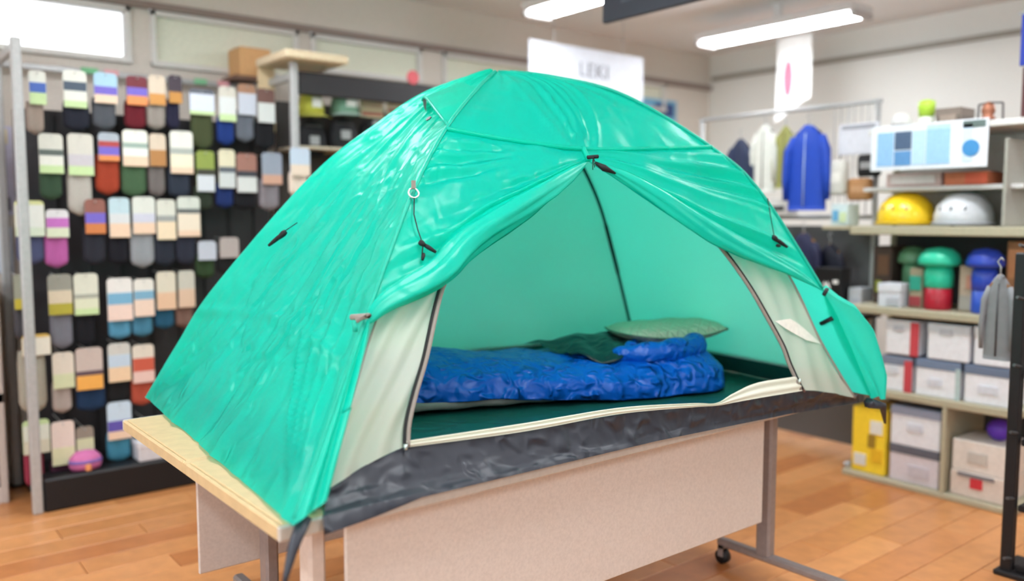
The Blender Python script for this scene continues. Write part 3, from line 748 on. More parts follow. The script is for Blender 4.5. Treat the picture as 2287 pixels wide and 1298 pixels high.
PACKS = [((0.736, 0.805, 1.858, 2.008), (0.723, 0.795, 1.726, 1.857), [((218, 219, 210), 0, 0.35), ((70, 100, 175), 0.35, 0.65), ((190, 214, 160), 0.65, 1)], (150, 135, 125),
  'brown grey glove pair with a small blue card, highest pack beside the left post'),
 ((0.875, 0.974, 1.856, 2.025), (0.874, 0.988, 1.753, 1.877), [((218, 219, 210), 0, 0.3), ((70, 84, 100), 0.3, 0.55), ((218, 219, 210), 0.55, 0.82), ((190, 214, 160), 0.82, 1)], (26, 29, 42),
  'wide navy sock pack with white and green card, top row near the left post'),
 ((1.005, 1.108, 1.887, 2.028), (0.998, 1.103, 1.765, 1.902), [((160, 195, 215), 0, 0.45), ((112, 98, 190), 0.45, 0.72), ((226, 198, 172), 0.72, 1)], (76, 80, 87),
  'dark grey sock pack under a sky blue and purple card, top row'),
 ((1.148, 1.245, 1.89, 2.027), (1.142, 1.241, 1.774, 1.899), [((110, 40, 50), 0, 0.4), ((112, 98, 190), 0.4, 0.68), ((222, 140, 84), 0.68, 1)], (96, 20, 32), 'dark red sock pack with purple and orange card, top row'),
 ((1.251, 1.33, 1.898, 2.041), (1.243, 1.332, 1.78, 1.906), [((205, 190, 170), 0, 0.62), ((196, 140, 75), 0.62, 1)], (142, 134, 127), 'taupe sock pack with beige and amber card, top row of left rack'),
 ((1.345, 1.41, 1.913, 2.05), (1.337, 1.402, 1.785, 1.922), [((62, 52, 62), 0, 0.6), ((186, 132, 66), 0.6, 1)], (28, 28, 52), 'narrow navy sock pack under a dark and amber card, top row'),
 ((1.444, 1.57, 1.866, 1.996), (1.457, 1.566, 1.692, 1.884), [((92, 96, 106), 0, 0.2), ((205, 212, 228), 0.2, 0.85), ((190, 214, 160), 0.85, 1)], (62, 70, 42), 'olive green long sock pack under a white card, top row'),
 ((1.593, 1.682, 1.843, 2.019), (1.589, 1.678, 1.721, 1.857), [((200, 196, 185), 0, 0.3), ((210, 214, 214), 0.3, 0.8), ((190, 214, 160), 0.8, 1)], (18, 48, 114),
  'royal blue sock pack under a white card, top row beside the olive socks'),
 ((1.693, 1.789, 1.883, 2.041), (1.689, 1.785, 1.743, 1.897), [((158, 120, 96), 0, 0.3), ((188, 194, 206), 0.3, 1)], (96, 102, 112), 'slate grey sock pack under a brown topped pale card, top row'),
 ((1.798, 1.893, 1.85, 2.027), (1.789, 1.899, 1.708, 1.862), [((112, 82, 76), 0, 0.42), ((208, 212, 210), 0.42, 1)], (16, 17, 22), 'black sock pack under a brown and white card, right end of top row'),
 ((0.763, 0.863, 1.55, 1.73), (0.765, 0.857, 1.429, 1.566), [((204, 204, 194), 0, 0.4), ((90, 100, 96), 0.4, 0.55), ((218, 219, 210), 0.55, 0.8), ((190, 214, 160), 0.8, 1)], (50, 74, 54),
  'dark green sock pack with white card, second row beside the left post'),
 ((0.882, 0.991, 1.545, 1.737), (0.878, 0.984, 1.357, 1.56), [((202, 200, 190), 0, 0.5), ((190, 186, 192), 0.5, 0.78), ((190, 214, 160), 0.78, 1)], (178, 174, 166),
  'long pale grey sock pack with a green tipped card, second row'),
 ((1.014, 1.106, 1.617, 1.749), (1.001, 1.109, 1.455, 1.634), [((165, 175, 185), 0, 0.3), ((170, 70, 70), 0.3, 0.5), ((112, 98, 190), 0.5, 0.8), ((222, 140, 84), 0.8, 1)], (152, 58, 34),
  'rust red sock pack with purple banded card, second row'),
 ((1.122, 1.237, 1.596, 1.769), (1.116, 1.232, 1.448, 1.611), [((228, 228, 216), 0, 0.35), ((150, 170, 160), 0.35, 0.5), ((228, 230, 224), 0.5, 0.72), ((226, 198, 172), 0.72, 1)], (64, 92, 64),
  'mid green sock pack under a tall white and peach card, second row'),
 ((1.245, 1.322, 1.6, 1.758), (1.24, 1.321, 1.45, 1.613), [((206, 190, 170), 0, 0.5), ((170, 122, 72), 0.5, 1)], (106, 100, 98), 'narrow grey sock pack under a beige and brown card, second row'),
 ((1.343, 1.454, 1.568, 1.778), (1.334, 1.444, 1.447, 1.586), [((222, 222, 212), 0, 0.4), ((165, 172, 165), 0.4, 0.55), ((232, 224, 196), 0.55, 0.85), ((226, 198, 172), 0.85, 1)], (38, 46, 60),
  'charcoal navy sock pack under white and cream card, second row beside lime card'),
 ((1.469, 1.56, 1.481, 1.686), (1.459, 1.555, 1.385, 1.494), [((134, 150, 72), 0, 0.45), ((60, 60, 50), 0.45, 0.6), ((200, 206, 212), 0.6, 1)], (38, 48, 36), 'black green sock pack with a lime topped card, second row'),
 ((1.583, 1.668, 1.501, 1.698), (1.574, 1.664, 1.397, 1.513), [((212, 206, 178), 0, 0.45), ((90, 96, 104), 0.45, 0.6), ((196, 202, 202), 0.6, 1)], (20, 42, 96),
  'deep blue sock pack with cream and silver card, second row'),
 ((1.677, 1.784, 1.48, 1.682), (1.664, 1.785, 1.39, 1.494), [((152, 110, 98), 0, 0.45), ((60, 62, 70), 0.45, 0.6), ((206, 210, 208), 0.6, 1)], (12, 13, 20),
  'short black sock pack under brown and white card, second row'),
 ((1.814, 1.925, 1.526, 1.693), (1.805, 1.916, 1.386, 1.54), [((152, 162, 176), 0, 0.7), ((206, 164, 142), 0.7, 1)], (132, 126, 132), 'mauve grey sock pack under a slate card, second row near the tent'),
 ((0.654, 0.773, 1.263, 1.425), (0.659, 0.771, 1.131, 1.275), [((206, 208, 150), 0, 0.12), ((218, 220, 214), 0.12, 0.75), ((204, 216, 196), 0.75, 1)], (70, 76, 108),
  'indigo sock pack with big white card, third row behind the left post'),
 ((0.779, 0.873, 1.257, 1.385), (0.77, 0.871, 1.115, 1.267), [((214, 214, 216), 0, 0.3), ((186, 108, 184), 0.3, 0.65), ((208, 216, 190), 0.65, 1)], (176, 92, 156),
  'bright magenta sock pack, third row right of the left post'),
 ((0.943, 1.033, 1.272, 1.435), (0.933, 1.035, 1.122, 1.284), [((140, 92, 82), 0, 0.4), ((112, 98, 190), 0.4, 0.7), ((196, 120, 70), 0.7, 1)], (34, 36, 46), 'black sock pack with brick and purple card, third row'),
 ((1.049, 1.142, 1.253, 1.443), (1.043, 1.136, 1.118, 1.27), [((182, 206, 214), 0, 0.4), ((206, 210, 212), 0.4, 0.65), ((226, 198, 172), 0.65, 1)], (12, 13, 24),
  'jet black sock pack with ice blue and peach card, third row'),
 ((1.155, 1.26, 1.269, 1.449), (1.145, 1.258, 1.101, 1.284), [((210, 214, 206), 0, 0.45), ((196, 198, 212), 0.45, 0.7), ((226, 198, 172), 0.7, 1)], (140, 145, 150),
  'silver grey sock pack with white and peach card, third row'),
 ((1.268, 1.358, 1.239, 1.437), (1.258, 1.357, 1.104, 1.254), [((206, 208, 196), 0, 0.4), ((150, 154, 152), 0.4, 0.55), ((226, 208, 178), 0.55, 1)], (32, 38, 50),
  'navy sock pack with cream card, third row right of the silver grey socks'),
 ((1.368, 1.479, 1.253, 1.452), (1.362, 1.461, 1.107, 1.271), [((200, 206, 196), 0, 0.3), ((96, 100, 100), 0.3, 0.42), ((226, 214, 194), 0.42, 0.85), ((226, 198, 172), 0.85, 1)], (36, 40, 54),
  'navy sock pack with cream and white card, last in the third row'),
 ((1.465, 1.557, 1.131, 1.228), (1.458, 1.554, 1.034, 1.145), [((184, 190, 202), 0, 1)], (40, 62, 34), 'bottle green sock pack under a round silver card, third row by the tent'),
 ((1.576, 1.676, 1.139, 1.245), (1.569, 1.673, 1.053, 1.151), [((170, 160, 156), 0, 1)], (18, 19, 20), 'black sock pack with plain grey card, third row nearest the tent edge'),
 ((0.636, 0.689, 0.933, 1.092), (0.637, 0.687, 0.789, 0.945), [((150, 156, 140), 0, 0.7), ((188, 176, 60), 0.7, 1)], (70, 70, 76), 'dark grey sock pack with yellow tipped card, fourth row left of the post'),
 ((0.773, 0.874, 0.897, 1.086), (0.78, 0.875, 0.731, 0.9), [((144, 144, 134), 0, 0.4), ((206, 194, 170), 0.4, 0.72), ((168, 160, 58), 0.72, 1)], (112, 114, 124), 'grey sock pack with an olive yellow band, fourth row'),
 ((0.882, 0.987, 0.889, 1.085), (0.887, 0.973, 0.732, 0.906), [((208, 210, 194), 0, 0.5), ((160, 162, 150), 0.5, 0.6), ((210, 214, 188), 0.6, 0.85), ((190, 214, 160), 0.85, 1)], (10, 12, 20),
  'black sock pack under cream and green card, fourth row'),
 ((1.026, 1.14, 0.85, 1.057), (1.033, 1.135, 0.757, 0.864), [((220, 218, 214), 0, 0.35), ((116, 168, 198), 0.35, 0.62), ((226, 202, 190), 0.62, 1)], (76, 138, 168),
  'pale blue sock pack, fourth row left of the two matching blue packs'),
 ((1.147, 1.241, 0.863, 1.048), (1.14, 1.237, 0.759, 0.879), [((218, 216, 208), 0, 0.32), ((120, 166, 192), 0.32, 0.55), ((226, 202, 184), 0.55, 1)], (64, 120, 146),
  'steel blue sock pack, fourth row right of the two matching blue packs'),
 ((1.255, 1.347, 0.89, 1.079), (1.248, 1.342, 0.788, 0.903), [((208, 202, 184), 0, 0.55), ((216, 182, 152), 0.55, 1)], (26, 78, 104), 'deep teal sock pack under cream and tan card, fourth row'),
 ((1.36, 1.441, 0.894, 1.08), (1.351, 1.436, 0.787, 0.911), [((190, 188, 176), 0, 0.5), ((208, 180, 156), 0.5, 1)], (112, 86, 76), 'cocoa brown sock pack, last in the fourth row beside the tent'),
 ((0.657, 0.774, 0.717, 0.814), (0.639, 0.755, 0.44, 0.726), [((208, 174, 92), 0, 0.15), ((226, 222, 208), 0.15, 1)], (160, 156, 142), 'long grey sock bundle with a white header, fifth row on the left post'),
 ((0.777, 0.868, 0.55, 0.72), (0.775, 0.858, 0.428, 0.561), [((212, 204, 190), 0, 0.6), ((200, 208, 170), 0.6, 1)], (166, 156, 150), 'greige sock pack under a beige and green card, fifth row'),
 ((0.876, 0.993, 0.53, 0.731), (0.877, 1.007, 0.419, 0.541), [((190, 176, 168), 0, 0.55), ((90, 70, 80), 0.55, 0.66), ((226, 166, 82), 0.66, 1)], (18, 46, 78), 'dark blue sock pack with orange banded card, fifth row'),
 ((1.018, 1.12, 0.552, 0.74), (1.013, 1.119, 0.441, 0.563), [((196, 196, 190), 0, 0.3), ((184, 202, 218), 0.3, 0.62), ((226, 198, 164), 0.62, 1)], (14, 14, 16), 'black sock pack with white and peach card, fifth row'),
 ((1.129, 1.23, 0.534, 0.723), (1.123, 1.225, 0.415, 0.539), [((212, 204, 190), 0, 0.35), ((190, 88, 68), 0.35, 0.7), ((222, 190, 180), 0.7, 1)], (168, 74, 54),
  'rust orange sock pack with red patterned card, fifth row beside the tent hem'),
 ((0.643, 0.753, 0.259, 0.417), (0.647, 0.727, 0.095, 0.264), [((190, 214, 160), 0, 0.15), ((214, 220, 208), 0.15, 0.6), ((206, 204, 184), 0.6, 1)], (138, 44, 66),
  'crimson sock pack with white and green card, lowest row by the post'),
 ((0.759, 0.857, 0.186, 0.394), (0.753, 0.856, 0.11, 0.196), [((220, 206, 198), 0, 0.6), ((212, 214, 176), 0.6, 1)], (60, 24, 46), 'plum sock pack with pink white and cream card, lowest row'),
 ((0.864, 0.94, 0.212, 0.354), (0.856, 0.936, 0.136, 0.228), [((140, 132, 122), 0, 0.4), ((196, 202, 166), 0.4, 1)], (112, 34, 52), 'wine red sock pack with small green card, lowest row'),
 ((1.004, 1.114, 0.268, 0.453), (1.002, 1.113, 0.151, 0.285), [((190, 210, 226), 0, 0.5), ((92, 82, 164), 0.5, 0.78), ((226, 198, 172), 0.78, 1)], (64, 132, 158),
  'turquoise sock pack with pale blue and purple card, lowest row'),
 ((1.133, 1.229, 0.232, 0.356), (1.121, 1.223, 0.125, 0.248), [((110, 120, 124), 0, 1)], (34, 96, 124), 'dark teal sock pack with grey card, lowest row beside the table')]
L2 = {'bk1': (2.417, 2.575, 1.926, 2.097),
 'bk2': (2.587, 2.753, 1.954, 2.121),
 'capg': (2.245, 2.399, 1.929, 2.081),
 'capy': (2.049, 2.187, 1.909, 2.062),
 'deck': (0.726, 1.392, -0.018, 0.132),
 'deckbox': (1.122, 1.34, -0.002, 0.105),
 'deckround': (0.82, 0.967, 0.028, 0.14),
 'pch1': (2.049, 2.221, 1.689, 1.886),
 'pch2': (2.238, 2.419, 1.731, 1.909),
 'pch3': (2.437, 2.64, 1.8, 1.919),
 'plank': (1.855, 2.203, 2.221, 2.306),
 'red': (2.637, 2.767, 2.114, 2.208),
 'strip': (1.896, 1.988, 1.823, 2.116),
 'tanbox': (1.737, 1.876, 2.137, 2.264)}
RS = {'bag': (2.08, 2.217, 1.812, 1.897),
 'ball': (1.583, 1.688, 0.29, 0.369),
 'boxs': (2.31, 2.494, 1.304, 1.443),
 'div': (1.79, 1.845, 0.033, 0.455),
 'frame': (1.652, 1.791, 1.782, 1.877),
 'gb1': (1.845, 2.101, 0.033, 0.194),
 'helm': (1.996, 2.263, 1.317, 1.476),
 'helm2': (1.722, 1.979, 1.319, 1.47),
 'jug': (1.834, 2.03, 0.914, 1.205),
 'jugb': (1.636, 1.805, 0.923, 1.206),
 'jugd': (2.055, 2.205, 1.032, 1.201),
 'mug': (1.966, 2.064, 1.816, 1.922),
 'panel': (1.53, 1.717, 1.3, 1.683),
 'poster': (1.677, 2.227, 1.577, 1.795),
 'red1': (1.931, 2.209, 1.509, 1.568),
 'red2': (1.718, 1.921, 1.498, 1.564),
 's1': (1.974, 2.143, 0.653, 0.836),
 's2': (1.734, 1.934, 0.669, 0.849),
 's3': (1.536, 1.719, 0.664, 0.856),
 's4': (2.011, 2.152, 0.478, 0.635),
 's5': (1.756, 1.977, 0.482, 0.66),
 's6': (1.539, 1.735, 0.489, 0.676),
 'tan': (1.568, 1.643, 1.17, 1.28),
 'tin': (1.831, 1.955, 1.805, 1.88),
 'top': (1.634, 2.232, 1.772, 1.807),
 'wb1': (1.848, 2.095, 0.196, 0.407),
 'wb2': (1.587, 1.791, 0.151, 0.309),
 'wb3': (1.58, 1.784, 0.002, 0.151),
 'wbox': (2.076, 2.198, 0.896, 1.018),
 'yel': (2.111, 2.316, 0.02, 0.364),
 'yel2': (2.07, 2.187, 0.276, 0.425)}
JK = {'blk': (2.335, 2.488, 1.566, 1.685),
 'cardw': (2.336, 2.567, 1.687, 1.854),
 'darkj': (2.989, 3.179, 1.256, 1.577),
 'hook': (2.78, 3.05, 1.259, 1.493),
 'jacket': (2.599, 2.861, 1.388, 1.895),
 'navyj': (3.161, 3.326, 1.528, 1.827),
 'orange': (2.343, 2.509, 1.446, 1.554),
 'pbox': (2.531, 2.629, 0.834, 1.002),
 'post': (3.297, 3.586, 1.743, 1.974),
 'shirt1': (2.656, 2.813, 0.852, 1.261),
 'shirt2': (2.566, 2.71, 0.809, 1.2),
 'wboxr': (2.397, 2.531, 0.849, 0.991),
 'white': (3.061, 3.221, 1.525, 1.926),
 'whiteb': (2.485, 2.605, 1.485, 1.656),
 'yelj': (2.901, 3.06, 1.573, 1.834)}
# ---------------------------------------------------------------- left display rack with socks
YP = 4.42
rack = thing('display_rack', (1.32, 4.58, 0), 'tall black peg panel rack with grey posts, hung with socks at the left', 'rack')
MB().box((.655, 4.285, 0), (.697, 4.325, 2.13), .006).build('post', M_pole, rack)
MB().box((1.945, 4.285, 0), (1.985, 4.325, 2.17), .006).build('post', M_pole, rack)
MB().box((.655, 4.83, 0), (.697, 4.87, 2.13), .006).build('post', M_pole, rack)
MB().box((1.945, 4.83, 0), (1.985, 4.87, 2.17), .006).build('post', M_pole, rack)
for x in (.676, 1.965):
    MB().box((x - .014, 4.325, 2.075), (x + .014, 4.83, 2.115), .004).build('side_rail', M_pole, rack)
for y in (4.85,):
    MB().box((.697, y - .012, 2.08), (1.945, y + .012, 2.11), .004).build('top_rail', M_pole, rack)
MB().box((.70, 4.60, .16), (1.94, 4.64, 1.86), .004).build('peg_panel', M_dark, rack)
MB().box((.70, 4.29, .0), (1.94, 4.86, .155), .01).build('base_deck', M_black, rack)
for i in range(9):
    MB().box((.72 + .14 * i, 4.592, .2), (.735 + .14 * i, 4.602, 1.84), .002).build('slot_strip', M_black, rack)
for x0, x1, c, lx in ((1.05, 1.13, (120, 190, 140), 0), (1.16, 1.23, (226, 170, 176), 0), (1.62, 1.69, (130, 196, 150), 0), (1.75, 1.82, (226, 164, 170), 0)):
    MB().box((x0, 4.828, 2.085), (x1, 4.836, 2.115), .002).build('rail_ticket', mat(c, .6), rack)

def sockpack(cb, bb, bands, body, label, y=YP, cat='sock pack', name='sock_pack', group='sock packs on the left rack'):
    cx0, cx1, cz0, cz1 = cb; bx0, bx1, bz0, bz1 = bb
    t = thing(name, ((bx0 + bx1) / 2, y, bz0), label, cat, group)
    # a pair of folded socks: two lobes side by side, toes rounded
    w = (bx1 - bx0) / 2; xc = (bx0 + bx1) / 2; top = max(bz1, cz0) + .012; rows = []
    for i in range(11):
        f = i / 10.0; z = bz0 + (top - bz0) * f
        k = math.sqrt(max(.02, 1 - max(0, (.22 - f) / .22) ** 2)); k2 = k * (1 - .10 * max(0, f - .8) * 5)
        row = []
        for q in range(24):
            a = 2*math.pi*q/24; c_, s1 = math.cos(a), math.sin(a)
            xx = xc + w * k2 * math.copysign(abs(c_)**.6, c_)
            groove = 1 - .45 * math.exp(-(c_ / .22) ** 2)
            row.append((xx, y + .024 * k * groove * math.copysign(abs(s1)**.8, s1), z))
        rows.append(row)
    sk = MB().grid(rows, wrap=True); sk.f += [tuple(reversed(range(24))), tuple(range(240, 264))]
    sk.build('sock', mat(body, .9, bump=.35, scale=260, var=.14), t, True)
    # header card folded over the socks
    cc = bands[0][0]
    cd = MB(); h = cz1 - cz0; r = min(.018, (cx1 - cx0) * .25)
    outl = [(cx0, cz0), (cx1, cz0)] + [(cx1 - r + r*math.cos(a), cz1 - r + r*math.sin(a)) for a in (0, .5, 1.05, 1.57)] + [(cx0 + r - r*math.sin(a), cz1 - r + r*math.cos(a)) for a in (0, .5, 1.05, 1.57)]
    n = len(outl); yf, yb_ = y - .034, y - .029
    cd.add([(x, yf, z) for x, z in outl] + [(x, yb_, z) for x, z in outl], [tuple(range(n)), tuple(reversed(range(n, 2*n)))] + [(i, i + n, (i+1) % n + n, (i+1) % n) for i in range(n)])
    card = cd.build('header_card', mat(cc, .55, var=.03), t)
    for c, f0, f1 in bands[1:]:
        MB().box((cx0 + .001, yf - .002, cz1 - h * f1), (cx1 - .001, yf + .001, cz1 - h * f0), .0006).build('label_band', mat(c, .55, var=.03), card)
    # the peg it hangs on belongs to the rack
    if y == YP:
        MB().tube([((cx0 + cx1) / 2, y - .05, cz1 - .012), ((cx0 + cx1) / 2, 4.60, cz1 - .006)], .003, 6).build('hook', M_pole, rack)
    return t
for p in PACKS: sockpack(*p)
_p = sockpack((1.895, 2.005, 1.566, 1.712), (1.90, 2.0, 1.46, 1.575), [((186, 200, 216), 0, .6), ((222, 204, 186), .6, 1)], (222, 206, 190), 'cream sock pack with pale blue card hanging in front of the second post', y=4.245)
MB().tube([(1.95, 4.213, 1.70), (1.95, 4.29, 1.706)], .003, 6).build('hook', M_pole, rack)

# things on the deck and on top of the rack
t = thing('wash_bag', (.93, 4.36, .156), 'small pink and purple round pouch on the black deck of the left rack', 'pouch')
a = L2['deckround']; xc = (a[0] + a[1]) / 2; rr = (a[1] - a[0]) / 2
MB().lathe((xc, 4.36, .156), [(.01, .0), (rr*.9, .004), (rr, .03), (rr*.92, .06), (rr*.6, .085), (.01, .092)], 24, 1, .7).build('pouch_body', mat((196, 108, 160), .6), t, True)
MB().lathe((xc, 4.36, .156), [(rr*1.005, .035), (rr*1.01, .042), (rr*.97, .05)], 24, 1, .7).build('zip_band', mat((120, 96, 170), .6), t, True)
MB().box((xc - .012, 4.36 - rr*.7 - .012, .16), (xc + .012, 4.36 - rr*.7 + .004, .19), .003).build('tag', mat((226, 150, 100), .6), t)
a = L2['deckbox']
t = thing('shoe_box', ((a[0]+a[1])/2, 4.38, .156), 'long white box lying on the black deck of the left rack', 'box')
MB().box((a[0], 4.31, .156), (a[1], 4.47, .232), .004).build('carton', mat((206, 206, 212), .5), t)
MB().box((a[0]-.004, 4.306, .222), (a[1]+.004, 4.474, .252), .004).build('lid', mat((216, 216, 222), .5), t)
a = L2['tanbox']
t = thing('cardboard_box', ((a[0]+a[1])/2, 4.84, 2.115), 'small tan cardboard box on top of the left rack beside the cream board', 'box')
MB().box((1.84, 4.72, 2.14), (2.02, 4.90, 2.30), .004).build('carton', mat((206, 160, 110), .7), t)
MB().box((1.838, 4.795, 2.301), (2.022, 4.825, 2.303)).build('packing_tape', mat((224, 196, 150), .4), t)
MB().box((1.80, 4.70, 2.115), (2.05, 4.91, 2.139), .003).build('tray', mat((120, 92, 78), .6), t)
t = MB().box((1.88, 4.20, 2.172), (2.24, 4.60, 2.215), .006).build('board', mat((226, 208, 176), .5), None, base=(2.06, 4.4, 2.172))
tag(t, 'cream wooden board lying across the top of the second grey post', 'board')
a = L2['strip']
t = MB().box((a[0], 4.60, a[2]), (a[1], 4.625, a[3] + .06), .004).build('board', mat((224, 200, 160), .55), None, base=((a[0]+a[1])/2, 4.61, a[2]))
tag(t, 'upright pale wood board standing just left of the second grey post', 'board')

# second rack: black header and hats, pouches
r2 = thing('display_rack', (2.65, 4.58, 0), 'black headed display rack right of the second grey post, half hidden by tent', 'rack')
MB().box((1.995, 4.30, 2.005), (3.55, 4.34, 2.125), .006).build('header_board', M_dark, r2)
MB().box((1.995, 4.60, .1), (3.55, 4.64, 2.0), .004).build('peg_panel', mat((64, 60, 58), .7), r2)
MB().box((1.995, 4.30, 0), (3.55, 4.86, .155), .01).build('base_deck', M_black, r2)
MB().box((3.51, 4.285, 0), (3.55, 4.325, 2.17), .006).build('post', M_pole, r2)
a = L2['red']
MB().tube([((a[0]+a[1])/2, 4.299, (a[2]+a[3])/2), ((a[0]+a[1])/2, 4.292, (a[2]+a[3])/2)], .040, 24).build('round_sticker', mat((206, 84, 92), .5), r2)
MB().box((1.995, 4.33, 1.72), (3.3, 4.60, 1.735), .003).build('shelf', mat((196, 186, 164), .5), r2)
def cap(a, c, c2, label):
    xc = (a[0]+a[1])/2; w = (a[1]-a[0])/2; h = a[3]-a[2]
    t = thing('cap', (xc, 4.42, a[2]), label, 'cap', 'caps on the second rack')
    MB().lathe((xc, 4.42, a[2]), [(w, 0), (w*1.0, h*.3), (w*.86, h*.66), (w*.5, h*.92), (.006, h)], 22, 1, 1.1).build('crown', mat(c, .8, bump=.1, scale=200), t, True)
    pts = []
    for i in range(9):
        q = []
        for j in range(6):
            an = math.pi * (1.12 + .76 * i / 8); r = w * (.98 + .11 * j)
            q.append((xc + r*math.cos(an), 4.42 + r*1.25*math.sin(an), a[2] + .006 - .004*j))
        pts.append(q)
    MB().grid(pts).build('brim', mat(c2, .8), t, True)
    MB().lathe((xc, 4.42, a[3] - .003), [(.01, 0), (.01, .006), (.002, .008)], 10).build('button', mat(c2, .7), t, True)
    MB().box((xc - w*.4, 4.42 - w*1.1 - .004, a[2] + h*.25), (xc + w*.4, 4.42 - w*1.0, a[2] + h*.6), .002).build('badge', mat((206, 208, 200), .6), t)
cap(L2['capy'], (176, 176, 66), (160, 162, 70), 'olive yellow cap on the second rack beside the post')
cap(L2['capg'], (112, 150, 128), (150, 176, 164), 'sage green cap on the second rack between yellow cap and booklets')
def booklet(a, c, label):
    t = thing('booklet', ((a[0]+a[1])/2, 4.42, a[2]), label, 'booklet', 'booklets on the second rack')
    MB().box((a[0]+.004, 4.41, a[2]), (a[1]-.004, 4.424, a[3]), .002).build('cover', mat(c, .6), t)
    MB().box((a[0]+.012, 4.407, a[2]+.05), (a[1]-.012, 4.4105, a[3]-.02)).build('picture', mat((196, 176, 150), .6), t)
    MB().box((a[0]+.012, 4.407, a[2]+.01), (a[1]-.012, 4.4105, a[2]+.03)).build('caption_band', mat((168, 96, 84), .6), t)
booklet(L2['bk1'], (214, 208, 172), 'pale yellow booklet beside the green cap on the second rack')
booklet(L2['bk2'], (224, 214, 190), 'cream booklet nearest the tent on the second rack')
def pouch(a, label, c=(24, 25, 29)):
    t = thing('pouch', ((a[0]+a[1])/2, 4.44, a[2]), label, 'pouch', 'black pouches on the second rack')
    rows = []
    for i in range(10):
        f = i/9.0; k = math.sin(math.pi * min(1, f*.86 + .12)) ** .35; row = []
        for q in range(20):
            an = 2*math.pi*q/20
            row.append(((a[0]+a[1])/2 + (a[1]-a[0])/2*k*math.copysign(abs(math.cos(an))**.6, math.cos(an)), 4.46 + .05*k*math.sin(an), a[2] + (a[3]-a[2])*f))
        rows.append(row)
    b = MB().grid(rows, wrap=True); b.f += [tuple(range(20)), tuple(range(180, 200))]
    b.build('pouch_body', mat(c, .7, bump=.15, scale=120), t, True)
    w = a[1]-a[0]
    MB().box((a[0]+w*.3, 4.398, a[2]+.06), (a[0]+w*.62, 4.412, a[2]+.11), .002).build('label', mat((150, 152, 152), .6), t)
    MB().tube([(a[0]+w*.2, 4.42, a[3]-.03), (a[0]+w*.8, 4.42, a[3]-.03)], .004, 6).build('zip', mat((90, 90, 92), .4), t)
    MB().tube([(a[0]+w*.5, 4.46, a[3]-.01), (a[0]+w*.5, 4.45, a[3]+.02), (a[0]+w*.55, 4.60, a[3]+.02)], .003, 6).build('hang_loop', M_black, t)
pouch(L2['pch1'], 'black pouch hanging directly right of the second grey post')
pouch(L2['pch2'], 'black pouch in the middle of the second rack beneath the green cap', (34, 34, 38))
pouch(L2['pch3'], 'black pouch hanging nearest the tent on the second rack', (20, 21, 24))

# left background: wall posters, low shelf, boots
def poster(name, a, b, m, label, inner, cat='poster'):
    t = thing(name, ((a[0]+b[0])/2, (a[1]+b[1])/2, a[2]), label, cat)
    MB().box(a, b, .002).build('sheet', m, t)
    for (u0, u1, v0, v1, c) in inner:
        w, h = b[0]-a[0], b[2]-a[2]
        MB().box((a[0]+w*u0, a[1]-.002, a[2]+h*v0), (a[0]+w*u1, a[1]+.001, a[2]+h*v1)).build('printed_panel', mat(c, .5), t)
    return t
poster('poster', (.30, YB-.008, 1.36), (.74, YB-.001, 1.80), mat((206, 204, 226), .6), 'pale lilac wall poster with cream top at the far left', [(.05, .95, .8, .97, (228, 214, 180)), (.05, .95, .05, .2, (120, 122, 140))])
poster('poster', (.25, YB-.008, 1.07), (.72, YB-.001, 1.30), mat((218, 226, 240), .5), 'bluish white blank notice below the lilac poster at far left', [(.04, .96, .9, .97, (196, 204, 222))])
sh = thing('low_shelf', (.35, 4.72, 0), 'low white shelf unit with two boards against the wall, far left', 'shelf')
for z in (.48, .98):
    MB().box((-.05, 4.56, z), (.60, 4.90, z + .05), .004).build('shelf_board', mat((204, 200, 198), .5), sh)
for x in (-.05, .57):
    MB().box((x, 4.56, 0), (x + .03, 4.90, 1.03), .004).build('side_panel', mat((190, 180, 172), .6), sh)
MB().box((-.05, 4.88, 0), (.60, 4.90, 1.0)).build('back_panel', mat((40, 38, 40), .6), sh)
MB().box((-.02, 4.565, 0), (.57, 4.58, .08), .003).build('plinth', mat((206, 196, 190), .5), sh)
def boot(x, y, z, c, label):
    t = thing('boot', (x, y, z), label, 'boot', 'boots on the low shelf')
    rows = []
    for i in range(12):
        f = i/11.0; L_ = .115 if f < .35 else .115 - .05 * min(1, (f-.35)/.3); off = 0 if f < .35 else -.0 + .045 * min(1, (f-.35)/.3)
        row = []
        for q in range(18):
            an = 2*math.pi*q/18
            row.append((x + .048*math.cos(an)*(1 - .15*f), y + off + L_*math.sin(an)*(.96 if f < .35 else .7), z + .02 + .19*f))
        rows.append(row)
    b = MB().grid(rows, wrap=True); b.f += [tuple(range(18)), tuple(range(11*18, 12*18))]
    b.build('upper', mat(c, .6), t, True)
    MB().box((x-.05, y-.12, z), (x+.05, y+.115, z+.025), .01).build('sole', mat((60, 60, 62), .7), t)
    for k in range(4):
        MB().tube([(x-.03, y-.06+.02*k, z+.11+.024*k), (x+.03, y-.06+.02*k, z+.11+.024*k)], .004, 6).build('lace', mat((150, 150, 152), .7), t)
boot(.50, 4.70, .53, (206, 208, 212), 'white boot at right end of the lower board, far left shelf')
boot(.36, 4.70, .53, (190, 192, 198), 'light grey boot left of the white boot on the low shelf')
t = thing('crate', (.30, 4.72, .08), 'beige crate in the bottom of the low shelf at far left', 'crate')
MB().box((.05, 4.57, .08), (.55, 4.86, .40), .01).build('carton', mat((188, 158, 122), .6), t)
MB().box((.22, 4.564, .28), (.40, 4.572, .33), .003).build('grip', mat((120, 96, 72), .6), t)
struct('baseboard_left', MB().box((-3, -3.9, 0), (-2.985, YB - .02, .08), .004), mat((205, 195, 190), .5))

